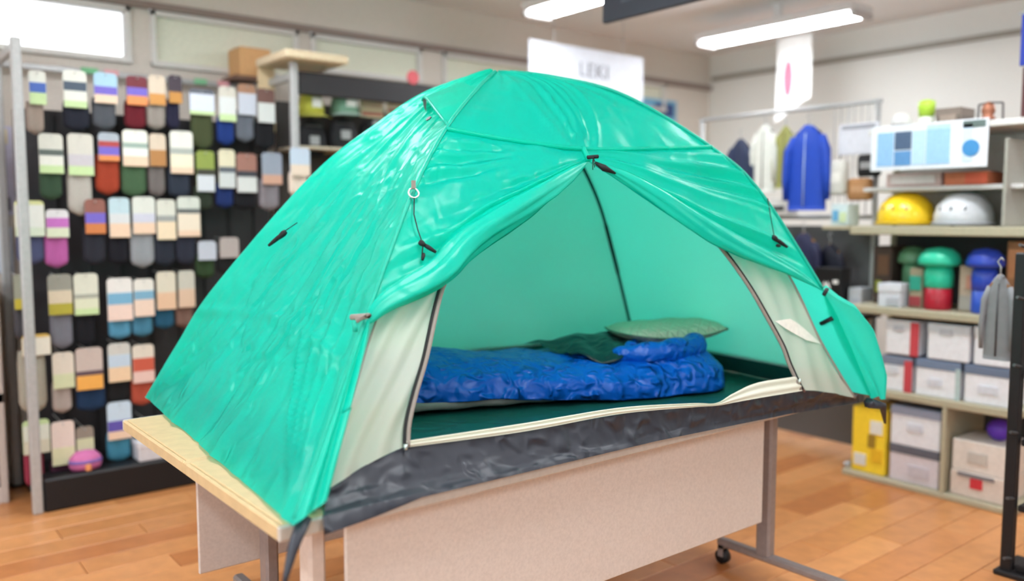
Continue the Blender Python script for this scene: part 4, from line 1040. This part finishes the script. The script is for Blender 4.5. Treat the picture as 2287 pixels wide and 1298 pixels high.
# ---------------------------------------------------------------- right display shelf
XS = 4.12
sh = thing('display_shelf', (4.3, 1.95, 0), 'beige metal display shelf with four levels at the right', 'shelf')
M_sh = mat((172, 166, 142), .5); M_shd = mat((58, 57, 58), .6)
for z, h in ((.0, .03), (.445, .038), (.862, .038), (1.262, .045)):
    MB().box((4.10, 1.50, z), (4.55, 2.34, z + h), .005).build('shelf_board', M_sh, sh)
for y in (1.50, 2.31):
    MB().box((4.52, y, 0), (4.56, y + .03, 1.80), .004).build('upright', M_sh, sh)
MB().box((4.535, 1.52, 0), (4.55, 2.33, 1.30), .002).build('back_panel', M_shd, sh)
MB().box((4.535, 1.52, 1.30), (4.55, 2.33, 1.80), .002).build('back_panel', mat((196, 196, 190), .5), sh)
MB().box((4.10, 1.60, 1.307), (4.54, 1.615, 1.70), .004).build('end_panel', mat((158, 158, 148), .5), sh)
MB().box((4.10, 1.815, .03), (4.53, 1.835, .445), .003).build('divider', M_sh, sh)
MB().box((4.09, 1.50, 1.755), (4.55, 2.25, 1.785), .004).build('top_board', mat((206, 206, 202), .5), sh)
MB().box((4.11, 1.50, -.0), (4.13, 2.34, .02)).build('kick_plate', M_black, sh)
# printed strip under the top board
a = RS['poster']
t = thing('banner_strip', (4.09, (a[0]+a[1])/2, a[2]), 'white picture strip with icy blue photos under the shelf top', 'banner')
MB().box((4.078, a[0], a[2]), (4.088, a[1], a[3]), .002).build('sheet', mat((220, 226, 232), .5), t)
w, h = a[1]-a[0], a[3]-a[2]
for u0, u1, v0, v1, c in ((.12, .20, .12, .9, (196, 214, 232)), (.30, .50, .1, .85, (150, 192, 224)), (.51, .62, .1, .85, (176, 208, 232)), (.63, .78, .1, .42, (88, 140, 190)), (.63, .78, .45, .85, (70, 92, 120)), (.79, .94, .1, .85, (140, 184, 222)), (.30, .50, .86, .95, (176, 214, 200)), (.02, .2, .82, .97, (92, 108, 104))):
    MB().box((4.0755, a[0]+w*u0, a[2]+h*v0), (4.079, a[0]+w*u1, a[2]+h*v1)).build('photo', mat(c, .45), t)
MB().tube([(4.079, a[0]+w*.13, a[2]+h*.40), (4.073, a[0]+w*.13, a[2]+h*.40)], .038, 24).build('round_logo', mat((62, 134, 190), .45), t)
def carton(a, x, d, c, label, lidc=None, marks=(), name='box', cat='box', group=None):
    t = thing(name, (x + d/2, (a[0]+a[1])/2, a[2]), label, cat, group)
    top = a[3] - (.035 if lidc else 0)
    MB().box((x, a[0]+.003, a[2]), (x+d, a[1]-.003, top), .004).build('carton', mat(c, .55), t)
    if lidc: MB().box((x-.004, a[0]+.001, a[3]-.042), (x+d, a[1]-.001, a[3]), .003).build('lid', mat(lidc, .5), t)
    w, h = a[1]-a[0], a[3]-a[2]
    for u0, u1, v0, v1, cc in marks:
        MB().box((x-.0065, a[0]+w*u0, a[2]+h*v0), (x+.001, a[0]+w*u1, a[2]+h*v1), .0008).build('label', mat(cc, .5), t)
    return t
gz = lambda k, z: (RS[k][0], RS[k][1], z, RS[k][3])
carton(gz('red1', 1.5), 4.2, .18, (196, 170, 162), 'flat pale pink box under the left half of the picture strip', None, [(.1, .9, .2, .8, (206, 196, 190))])
carton(gz('red2', 1.5), 4.2, .18, (196, 112, 76), 'flat orange red box under the right half of the picture strip', None, [(.02, .5, .1, .9, (204, 92, 62))])
MB().box((4.15, 1.55, 1.478), (4.53, 2.30, 1.5), .003).build('inner_shelf', mat((206, 206, 204), .5), sh)
def helmet(a, x, c, label, inner=(40, 40, 44)):
    yc = (a[0]+a[1])/2; w = (a[1]-a[0])/2; h = a[3]-a[2]; z = a[2]
    t = thing('helmet', (x, yc, z), label, 'helmet', 'helmets on the upper shelf')
    MB().lathe((x, yc, z), [(w*.92, .004), (w, .02), (w*.99, h*.35), (w*.88, h*.62), (w*.62, h*.87), (w*.3, h*.98), (.004, h)], 32, 1.15, 1).build('shell', mat(c, .25, spec=.6), t, True)
    MB().tube([(x+w*1.17*math.cos(q), yc+w*1.02*math.sin(q), z+.012) for q in np.linspace(0, 2*math.pi, 32, endpoint=False)], .008, 8, True).build('rim', mat(tuple(int(v*.8) for v in c), .4), t, True)
    for s in (-.5, 0, .5):
        ang = math.pi + s
        p = lambda f: (x + w*1.15*math.cos(ang)*(1-.55*f), yc + w*math.sin(ang)*(1-.55*f), z + h*(.42+.45*f))
        MB().tube([p(.1), p(.3), p(.5)], [.004, .010, .004], 8).build('vent', mat(inner, .5), t, True)
    MB().tube([(x-w*.8, yc-w*.5, z+.02), (x-w*.9, yc, z+.004), (x-w*.8, yc+w*.5, z+.02)], .005, 6).build('chin_strap', M_black, t)
helmet((*RS['helm'][:2], 1.307, RS['helm'][3]), 4.27, (246, 206, 40), 'bright yellow helmet on the upper shelf of the right display')
helmet((*RS['helm2'][:2], 1.307, RS['helm2'][3]), 4.27, (202, 206, 210), 'silver white helmet right of the yellow helmet')
a = RS['boxs']
carton((2.385, 2.485, 1.307, 1.42), 4.16, .12, (196, 214, 216), 'small pale box with blue dot left of the yellow helmet', None, [(.55, .85, .2, .7, (96, 160, 200)), (.1, .45, .15, .6, (196, 214, 170))])
def jug(a, x, c, c2, label, z=.90):
    yc = (a[0]+a[1])/2; w = (a[1]-a[0])/2; h = a[3]-z
    t = thing('lantern', (x, yc, z), label, 'lantern', 'domed lanterns on the middle shelf')
    MB().lathe((x, yc, z), [(w*.6, 0), (w*.64, .01), (w*.62, h*.34), (w*.55, h*.35)], 26).build('base_cup', mat(c2, .35), t, True)
    MB().lathe((x, yc, z+h*.34), [(w*.55, 0), (w*.66, h*.03), (w*.68, h*.2), (w*.62, h*.33), (w*.45, h*.35)], 26).build('body', mat(c, .3), t, True)
    MB().lathe((x, yc, z+h*.68), [(w*.5, 0), (w*.96, h*.04), (w, h*.10), (w*.9, h*.2), (w*.6, h*.29), (.004, h*.32)], 28).build('domed_lid', mat(c, .3), t, True)
    MB().tube([(x, yc + w*.7*math.cos(q), z+h*.5 + w*.5*math.sin(q)) for q in np.linspace(-1.2, 1.2, 10)], .004, 6).build('handle', M_pole, t, True)
jug(RS['jug'], 4.22, (46, 196, 158), (166, 28, 46), 'mint green lantern with red base on the middle shelf')
jug(RS['jugb'], 4.22, (44, 70, 176), (48, 82, 180), 'royal blue lantern right of the mint green lantern')
jug((RS['jugd'][0], RS['jugd'][1], 1.03, RS['jugd'][3]), 4.36, (96, 148, 112), (90, 110, 98), 'dull grey green lantern standing on the middle shelf behind the white box')
carton((*RS['wbox'][:2], .90, RS['wbox'][3]), 4.14, .12, (206, 210, 218), 'small white box left of the mint green lantern', (214, 218, 226), [(.1, .6, .1, .4, (176, 180, 188))])
carton((1.99, 2.06, .90, 1.10), 4.18, .1, (150, 142, 118), 'narrow tan carton wedged left of the mint lantern', None, [(.1, .9, .05, .3, (150, 60, 66)), (.1, .9, .45, .8, (44, 150, 128))])
carton((1.755, 1.83, .90, 1.12), 4.20, .1, (168, 152, 134), 'narrow tan carton standing between green and blue lanterns', None, [(.1, .9, .05, .35, (150, 146, 138)), (.1, .5, .5, .8, (176, 128, 110))])
carton((1.54, 1.64, .90, 1.24), 4.24, .12, (150, 104, 70), 'tall brown carton at the right end of the middle shelf', None, [(.1, .9, .5, .9, (176, 120, 80)), (.1, .9, .1, .3, (150, 176, 164))])
carton((2.20, 2.305, .90, 1.2), 4.28, .15, (74, 60, 54), 'dark brown carton at the left end of the middle shelf', None, [(.15, .7, .5, .85, (110, 80, 60)), (.5, .8, .2, .4, (150, 160, 60))])
wh_ = (226, 228, 234)
row_l = 'white shoe box with a red flash, upper row, left end of lower shelf'
carton((*RS['s1'][:2], .668, .838), 4.13, .28, wh_, 'white shoe box with red corner, upper row by the tent', (214, 218, 226), [(.0, .24, .0, .98, (196, 70, 80)), (.45, .75, .7, .85, (176, 180, 190))], group='shoe boxes on the lower shelf', name='shoe_box')
carton((*RS['s2'][:2], .668, .840), 4.13, .28, wh_, 'plain white shoe box in the middle of the upper row', (206, 212, 222), [(.4, .7, .72, .86, (176, 180, 190))], group='shoe boxes on the lower shelf', name='shoe_box')
carton((*RS['s3'][:2], .668, .845), 4.13, .28, wh_, 'white shoe box at the right end of the upper row', (216, 220, 228), [(.3, .6, .3, .5, (200, 204, 214))], group='shoe boxes on the lower shelf', name='shoe_box')
carton((2.0, 2.16, .484, .655), 4.13, .28, wh_, 'white shoe box with red corner, lower row by the tent', (120, 130, 150), [(.0, .24, .0, .92, (196, 70, 80)), (.45, .8, .5, .7, (206, 210, 218))], group='shoe boxes on the lower shelf', name='shoe_box')
carton((1.77, 1.985, .484, .660), 4.13, .28, wh_, 'white shoe box with slate lid in the middle of the lower row', (112, 128, 154), [(.0, .10, .0, .85, (176, 196, 196)), (.4, .7, .3, .5, (206, 210, 220))], group='shoe boxes on the lower shelf', name='shoe_box')
carton((1.54, 1.755, .484, .662), 4.13, .28, wh_, 'white shoe box with slate lid at the right end of the lower row', (104, 118, 142), [(.3, .7, .3, .5, (206, 210, 220))], group='shoe boxes on the lower shelf', name='shoe_box')
carton((2.12, 2.305, .031, .37), 4.13, .24, (240, 206, 52), 'large yellow box on the bottom shelf beside the tent corner', None, [(.1, .45, .62, .82, (220, 220, 210)), (.3, .5, .40, .6, (150, 120, 40)), (.55, .9, .1, .28, (214, 216, 210)), (.1, .4, .2, .4, (226, 180, 40))], name='gear_box')
carton((1.85, 2.10, .215, .41), 4.13, .26, (222, 224, 230), 'white carton stacked on the grey one, bottom shelf', (150, 160, 184), [(.35, .65, .4, .6, (200, 204, 214))], name='gear_box')
carton((1.85, 2.10, .031, .214), 4.13, .27, (206, 200, 206), 'pale grey carton beneath the white one, bottom shelf', (92, 94, 104), [(.2, .6, .2, .5, (190, 186, 194))], name='gear_box')
carton((1.55, 1.80, .152, .30), 4.14, .25, (216, 208, 200), 'off white carton beneath the purple ball', None, [(.35, .7, .3, .65, (186, 180, 172))], name='gear_box')
carton((1.55, 1.80, .031, .151), 4.13, .26, (208, 196, 186), 'bottom carton with a red mark at right of bottom shelf', None, [(.4, .62, .4, .8, (196, 52, 62)), (.2, .85, .82, .97, (120, 118, 122))], name='gear_box')
a = RS['ball']
t = thing('climbing_rope', (4.25, (a[0]+a[1])/2, .301), 'round purple ball on the off white carton, bottom shelf', 'ball')
rb = (a[1]-a[0])/2
MB().lathe((4.25, (a[0]+a[1])/2, .301), [(rb*math.sin(q)+.001, rb - rb*math.cos(q)) for q in np.linspace(0, math.pi, 14)], 24).build('ball_body', mat((92, 52, 176), .45), t, True)
t.name = 'ball'
MB().lathe((4.25, (a[0]+a[1])/2, .301 + rb), [(rb*1.0, -.004), (rb*1.012, 0), (rb*1.0, .004)], 24).build('seam', mat((70, 40, 140), .5), t, True)
# items on the very top
a = RS['mug']
t = thing('mug', (4.2, (a[0]+a[1])/2, 1.786), 'lime green and white cup on top of the right shelf', 'mug')
r_ = (a[1]-a[0])/2*.8
MB().lathe((4.2, (a[0]+a[1])/2, 1.786), [(r_*.8, 0), (r_*.86, .05)], 20).build('lower_cup', mat((222, 228, 214), .4), t, True)
MB().lathe((4.2, (a[0]+a[1])/2, 1.836), [(r_*.9, 0), (r_, .05), (r_*.96, .075), (r_*.4, .082)], 20).build('lid', mat((170, 206, 66), .4), t, True)
MB().tube([(4.2, (a[0]+a[1])/2 - r_*.8, 1.80), (4.2, (a[0]+a[1])/2 - r_*1.5, 1.815), (4.2, (a[0]+a[1])/2 - r_*.85, 1.835)], .005, 8).build('handle', mat((222, 228, 214), .4), t, True)
a = RS['bag']
t = thing('hat', (4.22, (a[0]+a[1])/2, 1.786), 'pale grey round hat on top of the right shelf, left of the cup', 'hat')
r_ = (a[1]-a[0])/2
MB().lathe((4.22, (a[0]+a[1])/2, 1.786), [(r_*.98, .0), (r_, .006), (r_*.72, .014)], 24).build('brim', mat((196, 196, 194), .7), t, True)
MB().lathe((4.22, (a[0]+a[1])/2, 1.79), [(r_*.72, 0), (r_*.68, .05), (r_*.4, .075), (.004, .08)], 24).build('crown', mat((206, 206, 204), .7), t, True)
MB().lathe((4.22, (a[0]+a[1])/2, 1.797), [(r_*.735, 0), (r_*.73, .014)], 24).build('hat_band', mat((120, 118, 118), .7), t, True)
a = RS['tin']
carton((a[0], a[1], 1.786, 1.865), 4.16, .14, (104, 94, 86), 'low dark brown tin on top of the right shelf beside the cup', (120, 108, 98), [(.2, .8, .2, .6, (142, 128, 116))], name='tin', cat='tin')
a = RS['frame']
t = thing('lamp', (4.2, (a[0]+a[1])/2, 1.786), 'small bronze camp lamp in a wire cage on the shelf top, rightmost', 'lamp')
yc = (a[0]+a[1])/2
MB().lathe((4.2, yc+.01, 1.786), [(.03, 0), (.032, .02), (.022, .03), (.030, .05), (.024, .08), (.004, .095)], 18).build('lamp_body', mat((150, 96, 72), .4, metal=.4), t, True)
for s in (-.055, .055):
    MB().tube([(4.2, yc+s, 1.79), (4.2, yc+s*.95, 1.87)], .005, 6).build('cage_wire', mat((86, 84, 84), .4), t)
MB().tube([(4.2, yc-.052, 1.87), (4.2, yc, 1.875), (4.2, yc+.052, 1.87)], .005, 6).build('cage_wire', mat((86, 84, 84), .4), t)
MB().box((4.16, yc-.06, 1.786), (4.24, yc+.06, 1.79), .002).build('cage_base', mat((86, 84, 84), .4), t)

# ---------------------------------------------------------------- dark grid rack at the right edge
gr = thing('grid_rack', (3.45, 1.27, 0), 'black upright rack post with pegs at the right edge of picture', 'rack')
MB().box((3.40, 1.245, 0), (3.44, 1.285, 1.22), .005).build('post', M_black, gr)
MB().box((3.52, 1.16, 0), (3.56, 1.20, 1.22), .005).build('post', M_black, gr)
for z in (.02, .25, .5, .75, 1.0, 1.19):
    MB().box((3.42, 1.20, z), (3.54, 1.24, z + .025), .004).build('rung', M_black, gr)
    MB().tube([(3.41, 1.25, z + .05), (3.36, 1.255, z + .06)], .006, 8).build('peg', mat((96, 96, 98), .35, metal=.5), gr)
MB().box((3.38, 1.12, 0), (3.60, 1.30, .02), .004).build('base_plate', M_black, gr)
def garment(name, x, y, z0, z1, w, c, label, cat, along='y', sleeves=True, group=None, hanger=(170, 120, 70), trim=None):
    """garment on a hanger; its width runs along the axis 'along'"""
    t = thing(name, (x, y, z0), label, cat, group)
    def tr(p): return (x + p[1], y + p[0], p[2]) if along == 'y' else (x + p[0], y + p[1], p[2])
    rows = []; h = z1 - z0; n = 26
    for i in range(18):
        f = i / 17.0
        ww = w/2 * (1.02 - .10*f if f < .78 else (1.02 - .078) * (1 - .80 * ((f-.78)/.22) ** 1.6))
        dd = w * .16 * (1 if f < .8 else 1 - .45*(f-.8)/.2)
        row = []
        for q in range(n):
            a_ = 2*math.pi*q/n
            fold = 1 + .10*math.sin(5*a_ + 3*f)*(1-f)
            row.append(tr((ww*math.copysign(abs(math.cos(a_))**.8, math.cos(a_)), dd*math.sin(a_)*fold, z0 + h*f)))
        rows.append(row)
    b = MB().grid(rows, wrap=True); b.f += [tuple(range(n)), tuple(range(17*n, 18*n))]
    b.build('body', mat(c, .6, bump=.2, scale=30), t, True)
    if sleeves:
        for s in (-1, 1):
            MB().tube([tr((s*w*.36, 0, z0+h*.86)), tr((s*w*.50, -.01, z0+h*.70)), tr((s*w*.55, -.015, z0+h*.40)), tr((s*w*.56, -.01, z0+h*.12))], [w*.10, w*.12, w*.10, w*.075], 14).build('sleeve', mat(c, .6, bump=.2, scale=30), t, True)
    MB().tube([tr((-w*.09, -.01, z1-.01)), tr((0, -w*.10, z1-.02)), tr((w*.09, -.01, z1-.01)), tr((0, w*.06, z1+.005))], .012, 8, True).build('collar', mat(trim or c, .6), t, True)
    MB().tube([tr((0, -w*.165, z0+h*.05)), tr((0, -w*.168, z0+h*.5)), tr((0, -w*.135, z0+h*.9))], .004, 6).build('zip', mat(trim or tuple(int(v*.6) for v in c), .4), t, True)
    hk = [tr((0, 0, z1-.02)), tr((0, 0, z1+.03)), tr((.012, 0, z1+.05)), tr((0, 0, z1+.065)), tr((-.010, 0, z1+.055))]
    hg = MB().tube([tr((-w*.33, 0, z1-.05)), tr((0, 0, z1-.005)), tr((w*.33, 0, z1-.05))], .010, 8).build('hanger', mat(hanger, .5), t, True)
    MB().tube(hk, .003, 6).build('hook', M_pole, hg, True)
    return t
garment('jacket', 3.50, 1.37, .80, 1.13, .10, (132, 134, 138), 'grey garment hanging on the black rack post at the right edge', 'garment', sleeves=True)
# ---------------------------------------------------------------- clothes rack behind the tent
cr = thing('clothes_rack', (4.40, 2.95, 0), 'grey clothes rack with long rail behind the right shoulder of the tent', 'rack')
for y in (2.38, 3.56):
    MB().tube([(4.42, y, .02), (4.42, y, 1.98)], .014, 10).build('post', M_pole, cr, True)
    MB().box((4.22, y-.02, 0), (4.62, y+.02, .03), .006).build('foot', M_pole, cr)
MB().tube([(4.42, 2.36, 1.97), (4.42, 3.58, 1.97)], .013, 10).build('rail', M_pole, cr, True)
MB().tube([(4.42, 2.36, 1.35), (4.42, 3.58, 1.35)], .013, 10).build('rail', M_pole, cr, True)
MB().box((4.50, 2.40, .05), (4.52, 3.56, 1.30), .003).build('back_panel', mat((96, 96, 96), .6), cr)
j = JK['jacket']
garment('jacket', 4.32, (j[0]+j[1])/2, j[2], j[3]-.03, (j[1]-j[0])*.88, (20, 66, 176), 'bright blue jacket hanging behind the right side of the tent', 'jacket', trim=(170, 190, 220), hanger=(60, 60, 64))
j = JK['navyj']; garment('jacket', 4.40, (j[0]+j[1])/2, j[2]-.1, j[3], .17, (30, 42, 72), 'dark navy jacket hanging left of the white garment', 'jacket', hanger=(60, 60, 64))
j = JK['white']; garment('jacket', 4.40, 3.07, 1.50, 1.90, .15, (212, 214, 206), 'white jacket between the navy jacket and the yellow one', 'jacket', hanger=(60, 60, 64))
garment('jacket', 4.40, 2.93, 1.52, 1.88, .12, (150, 150, 84), 'mustard grey jacket hanging left of the bright blue jacket', 'jacket', hanger=(60, 60, 64))
garment('shirt', 4.30, 2.73, .84, 1.26, .20, (24, 28, 64), 'navy shirt on a wooden hanger below the blue jacket', 'shirt', hanger=(196, 140, 70))
garment('shirt', 4.36, 2.60, .82, 1.20, .16, (18, 20, 40), 'blackish navy shirt beside the wooden hanger shirt, nearest the shelf', 'shirt', hanger=(196, 140, 70))
garment('shirt', 4.36, 3.0, .80, 1.28, .22, (44, 44, 50), 'charcoal shirt on the lower rail behind the tent shoulder', 'shirt', hanger=(110, 84, 60))
j = JK['pbox']
t = thing('gear_box', (4.29, 2.54, .82), 'flat black gear box with white diamond mark beside the tent shoulder', 'box')
MB().box((4.24, 2.458, .82), (4.34, 2.62, 1.075), .004).build('carton', mat((14, 14, 16), .4), t)
def rhomb(yc, zc, hw, hh, dy):
    mb = MB()
    # white chevron pair forming a split diamond
    for s in (0, 1):
        o = .012 * s
        pts = [(yc - hw*.5 + o*1.6, zc), (yc + o*1.6, zc + hh), (yc + hw*.28 + o*1.6, zc + hh*.62), (yc - hw*.08 + o*1.6, zc), (yc + hw*.28 + o*1.6, zc - hh*.62), (yc + o*1.6, zc - hh)]
        f = [(4.2385, y, z) for y, z in pts]; k = [(4.2405, y, z) for y, z in pts]
        mb.add(f + k, [(0,1,2,3), (0,3,4,5)] + [(i, i+6, (i+1) % 6 + 6, (i+1) % 6) for i in range(6)])
    return mb
rhomb(2.535, .965, .032, .036, 0).build('diamond_mark', M_white, t)
MB().box((4.238, 2.475, .99), (4.2405, 2.505, 1.01)).build('label', M_white, t)
MB().tube([(4.2405, 2.485, .885), (4.238, 2.485, .885)], .008, 14).build('round_mark', M_white, t)
carton((2.37, 2.452, .822, .97), 4.30, .12, (212, 218, 228), 'bluish white box right of the black diamond box', None, [(.2, .7, .3, .6, (190, 198, 212))], name='gear_box')
MB().box((4.20, 2.36, .80), (4.50, 3.40, .82), .004).build('lower_shelf', mat((60, 58, 58), .5), cr)
MB().box((4.14, 2.37, 1.285), (4.44, 2.52, 1.305), .003).build('ledge', M_sh, cr)
for k in range(7):
    MB().tube([(4.432, 2.40 + .04*k, 1.35), (4.432, 2.40 + .04*k, 1.97)], .003, 6).build('grid_wire', M_pole, cr)
# white cards, dark pouch, tan box between jacket and shelf
j = JK['cardw']
t = thing('price_board', (4.36, (j[0]+j[1])/2, j[2]), 'pale grey card board hung between blue jacket and shelf', 'card')
MB().box((4.352, j[0], j[2]), (4.36, j[1], j[3]), .003).build('sheet', mat((206, 208, 216), .5), t)
MB().box((4.349, j[0]+.02, j[3]-.03), (4.353, j[1]-.02, j[3]-.01)).build('label', mat((150, 152, 160), .5), t)
MB().tube([(4.356, j[0]+.05, j[3]), (4.40, j[0]+.05, 1.97)], .003, 6).build('hang_wire', M_pole, t)
MB().tube([(4.356, j[1]-.05, j[3]), (4.40, j[1]-.05, 1.97)], .003, 6).build('hang_wire', M_pole, t)
j = JK['blk']
def hangpouch(x, yc, z0, z1, w, c, label, m2=(150, 150, 150)):
    t = thing('pouch', (x, yc, z0), label, 'pouch')
    MB().box((x-.03, yc-w/2, z0), (x+.03, yc+w/2, z1), .018, seg=2).build('pouch_body', mat(c, .7), t, True)
    MB().box((x-.033, yc-w*.3, z0+(z1-z0)*.35), (x-.028, yc+w*.3, z0+(z1-z0)*.65), .001).build('label', mat(m2, .6), t)
    MB().tube([(x, yc, z1-.01), (x+.02, yc, z1+.04), (x+.06, yc, z1+.05)], .003, 6).build('hang_loop', M_black, t)
hangpouch(4.37, (j[0]+j[1])/2-.02, j[2], j[3], .12, (22, 22, 24), 'small black pouch below the pale card board')
j = JK['orange']; hangpouch(4.37, 2.44, 1.44, 1.56, .13, (176, 128, 84), 'tan pouch between the black pouch and the yellow helmet', (196, 150, 110))
hangpouch(4.34, 2.55, 1.47, 1.66, .10, (206, 204, 196), 'cream pouch hanging just right of the blue jacket', (226, 224, 216))
carton((2.86, 3.0, 1.37, 1.46), 4.34, .1, (206, 204, 200), 'small white box on the lower rail left of the blue jacket', None, [(.2, .8, .2, .5, (60, 62, 66))], name='gear_box')
j = JK['post']
poster('poster', (5.05, YB-.008, 2.06), (5.75, YB-.001, 2.34), mat((120, 180, 214), .5), 'sky blue poster with pink corner on the back wall right of the tent', [(.02, .3, .55, .97, (220, 160, 176)), (.35, .75, .1, .6, (70, 140, 190)), (.6, .95, .5, .9, (56, 78, 130))])

# ---------------------------------------------------------------- signs and banners
t = thing('sign_board', (4.1, 4.30, 2.18), 'white hanging sign board with grey letters above the tent', 'sign')
MB().box((3.585, 4.292, 2.18), (4.655, 4.308, 2.495), .003).build('board', mat((214, 218, 228), .5), t)
for x in (3.8, 4.45):
    MB().tube([(x, 4.30, 2.49), (x, 4.30, ZC)], .003, 6).build('hang_wire', M_pole, t)
fc = bpy.data.curves.new('lettering', 'FONT'); fc.body = 'LEKI'; fc.size = .135; fc.extrude = .002; fc.align_x = 'CENTER'; fc.space_character = 1.15
fo = bpy.data.objects.new('lettering', fc); COL.objects.link(fo)
dg = bpy.context.evaluated_depsgraph_get(); me = bpy.data.meshes.new_from_object(fo.evaluated_get(dg)); bpy.data.objects.remove(fo)
lo_ = bpy.data.objects.new('lettering', me); COL.objects.link(lo_); me.materials.clear(); me.materials.append(mat((150, 152, 160), .5))
lo_.parent = t; lo_.location = (4.10 - 4.1 + .06, -.012, 2.305 - 2.18); lo_.rotation_euler = (math.pi/2, 0, 0)
t = thing('sign_board', (3.0, 2.73, 2.30), 'dark slate sign panel hanging from the ceiling above the tent', 'sign')
MB().box((2.985, 2.30, 2.287), (3.015, 3.026, 2.62), .004).build('board', mat((62, 66, 78), .45), t)
MB().box((2.981, 2.42, 2.36), (2.986, 2.90, 2.52), .001).build('printed_panel', mat((86, 92, 106), .5), t)
for y in (2.45, 2.90):
    MB().tube([(3.0, y, 2.615), (3.0, y, ZC)], .004, 6).build('hang_wire', M_pole, t)
t = thing('hanging_banner', (5.6, 3.68, 2.05), 'narrow white hanging banner with a pink oval near the right wall', 'banner')
bn = []
for i in range(16):
    f = i/15.0; row = []
    for k in range(12):
        u = k/11.0; y = 3.825 - .285*u; 
        zb = 2.06 + .16*u
        row.append((5.6 + .010*math.sin(u*7+f*2), y + .02*f*0, zb + (2.66 - zb)*f))
    bn.append(row)
b2 = [[(p[0]+.004, p[1], p[2]) for p in r] for r in bn]
MB().grid(bn).grid(b2).build('cloth', mat((244, 244, 242), .7), t, True)
MB().tube([(5.6, 3.84, 2.665), (5.6, 3.53, 2.665)], .010, 8).build('top_rod', M_white, t, True)
MB().tube([(5.6, 3.68, 2.67), (5.6, 3.68, ZC)], .003, 6).build('hang_wire', M_pole, t)
ov = [(5.585, 3.715 + .038*math.cos(q) , 2.37 + .13*math.sin(q)) for q in np.linspace(0, 2*math.pi, 24, endpoint=False)]
MB().add(ov + [(5.589, y, z) for _, y, z in ov], [tuple(range(24))] + [(i, i+24, (i+1) % 24 + 24, (i+1) % 24) for i in range(24)]).build('oval_print', mat((238, 108, 130), .6), t)
t = thing('hanging_banner', (4.25, 1.60, 1.82), 'deep blue and maroon hanging banner cut off at the top right', 'banner')
MB().box((4.24, 1.42, 2.03), (4.25, 1.625, 2.26), .003).build('upper_cloth', mat((36, 56, 150), .7), t)
MB().box((4.24, 1.42, 1.80), (4.25, 1.61, 2.025), .003).build('lower_cloth', mat((84, 48, 48), .7), t)
MB().tube([(4.245, 1.40, 2.265), (4.245, 1.64, 2.265)], .008, 8).build('top_rod', M_pole, t, True)
MB().tube([(4.245, 1.52, 2.27), (4.245, 1.52, ZC)], .003, 6).build('hang_wire', M_pole, t)
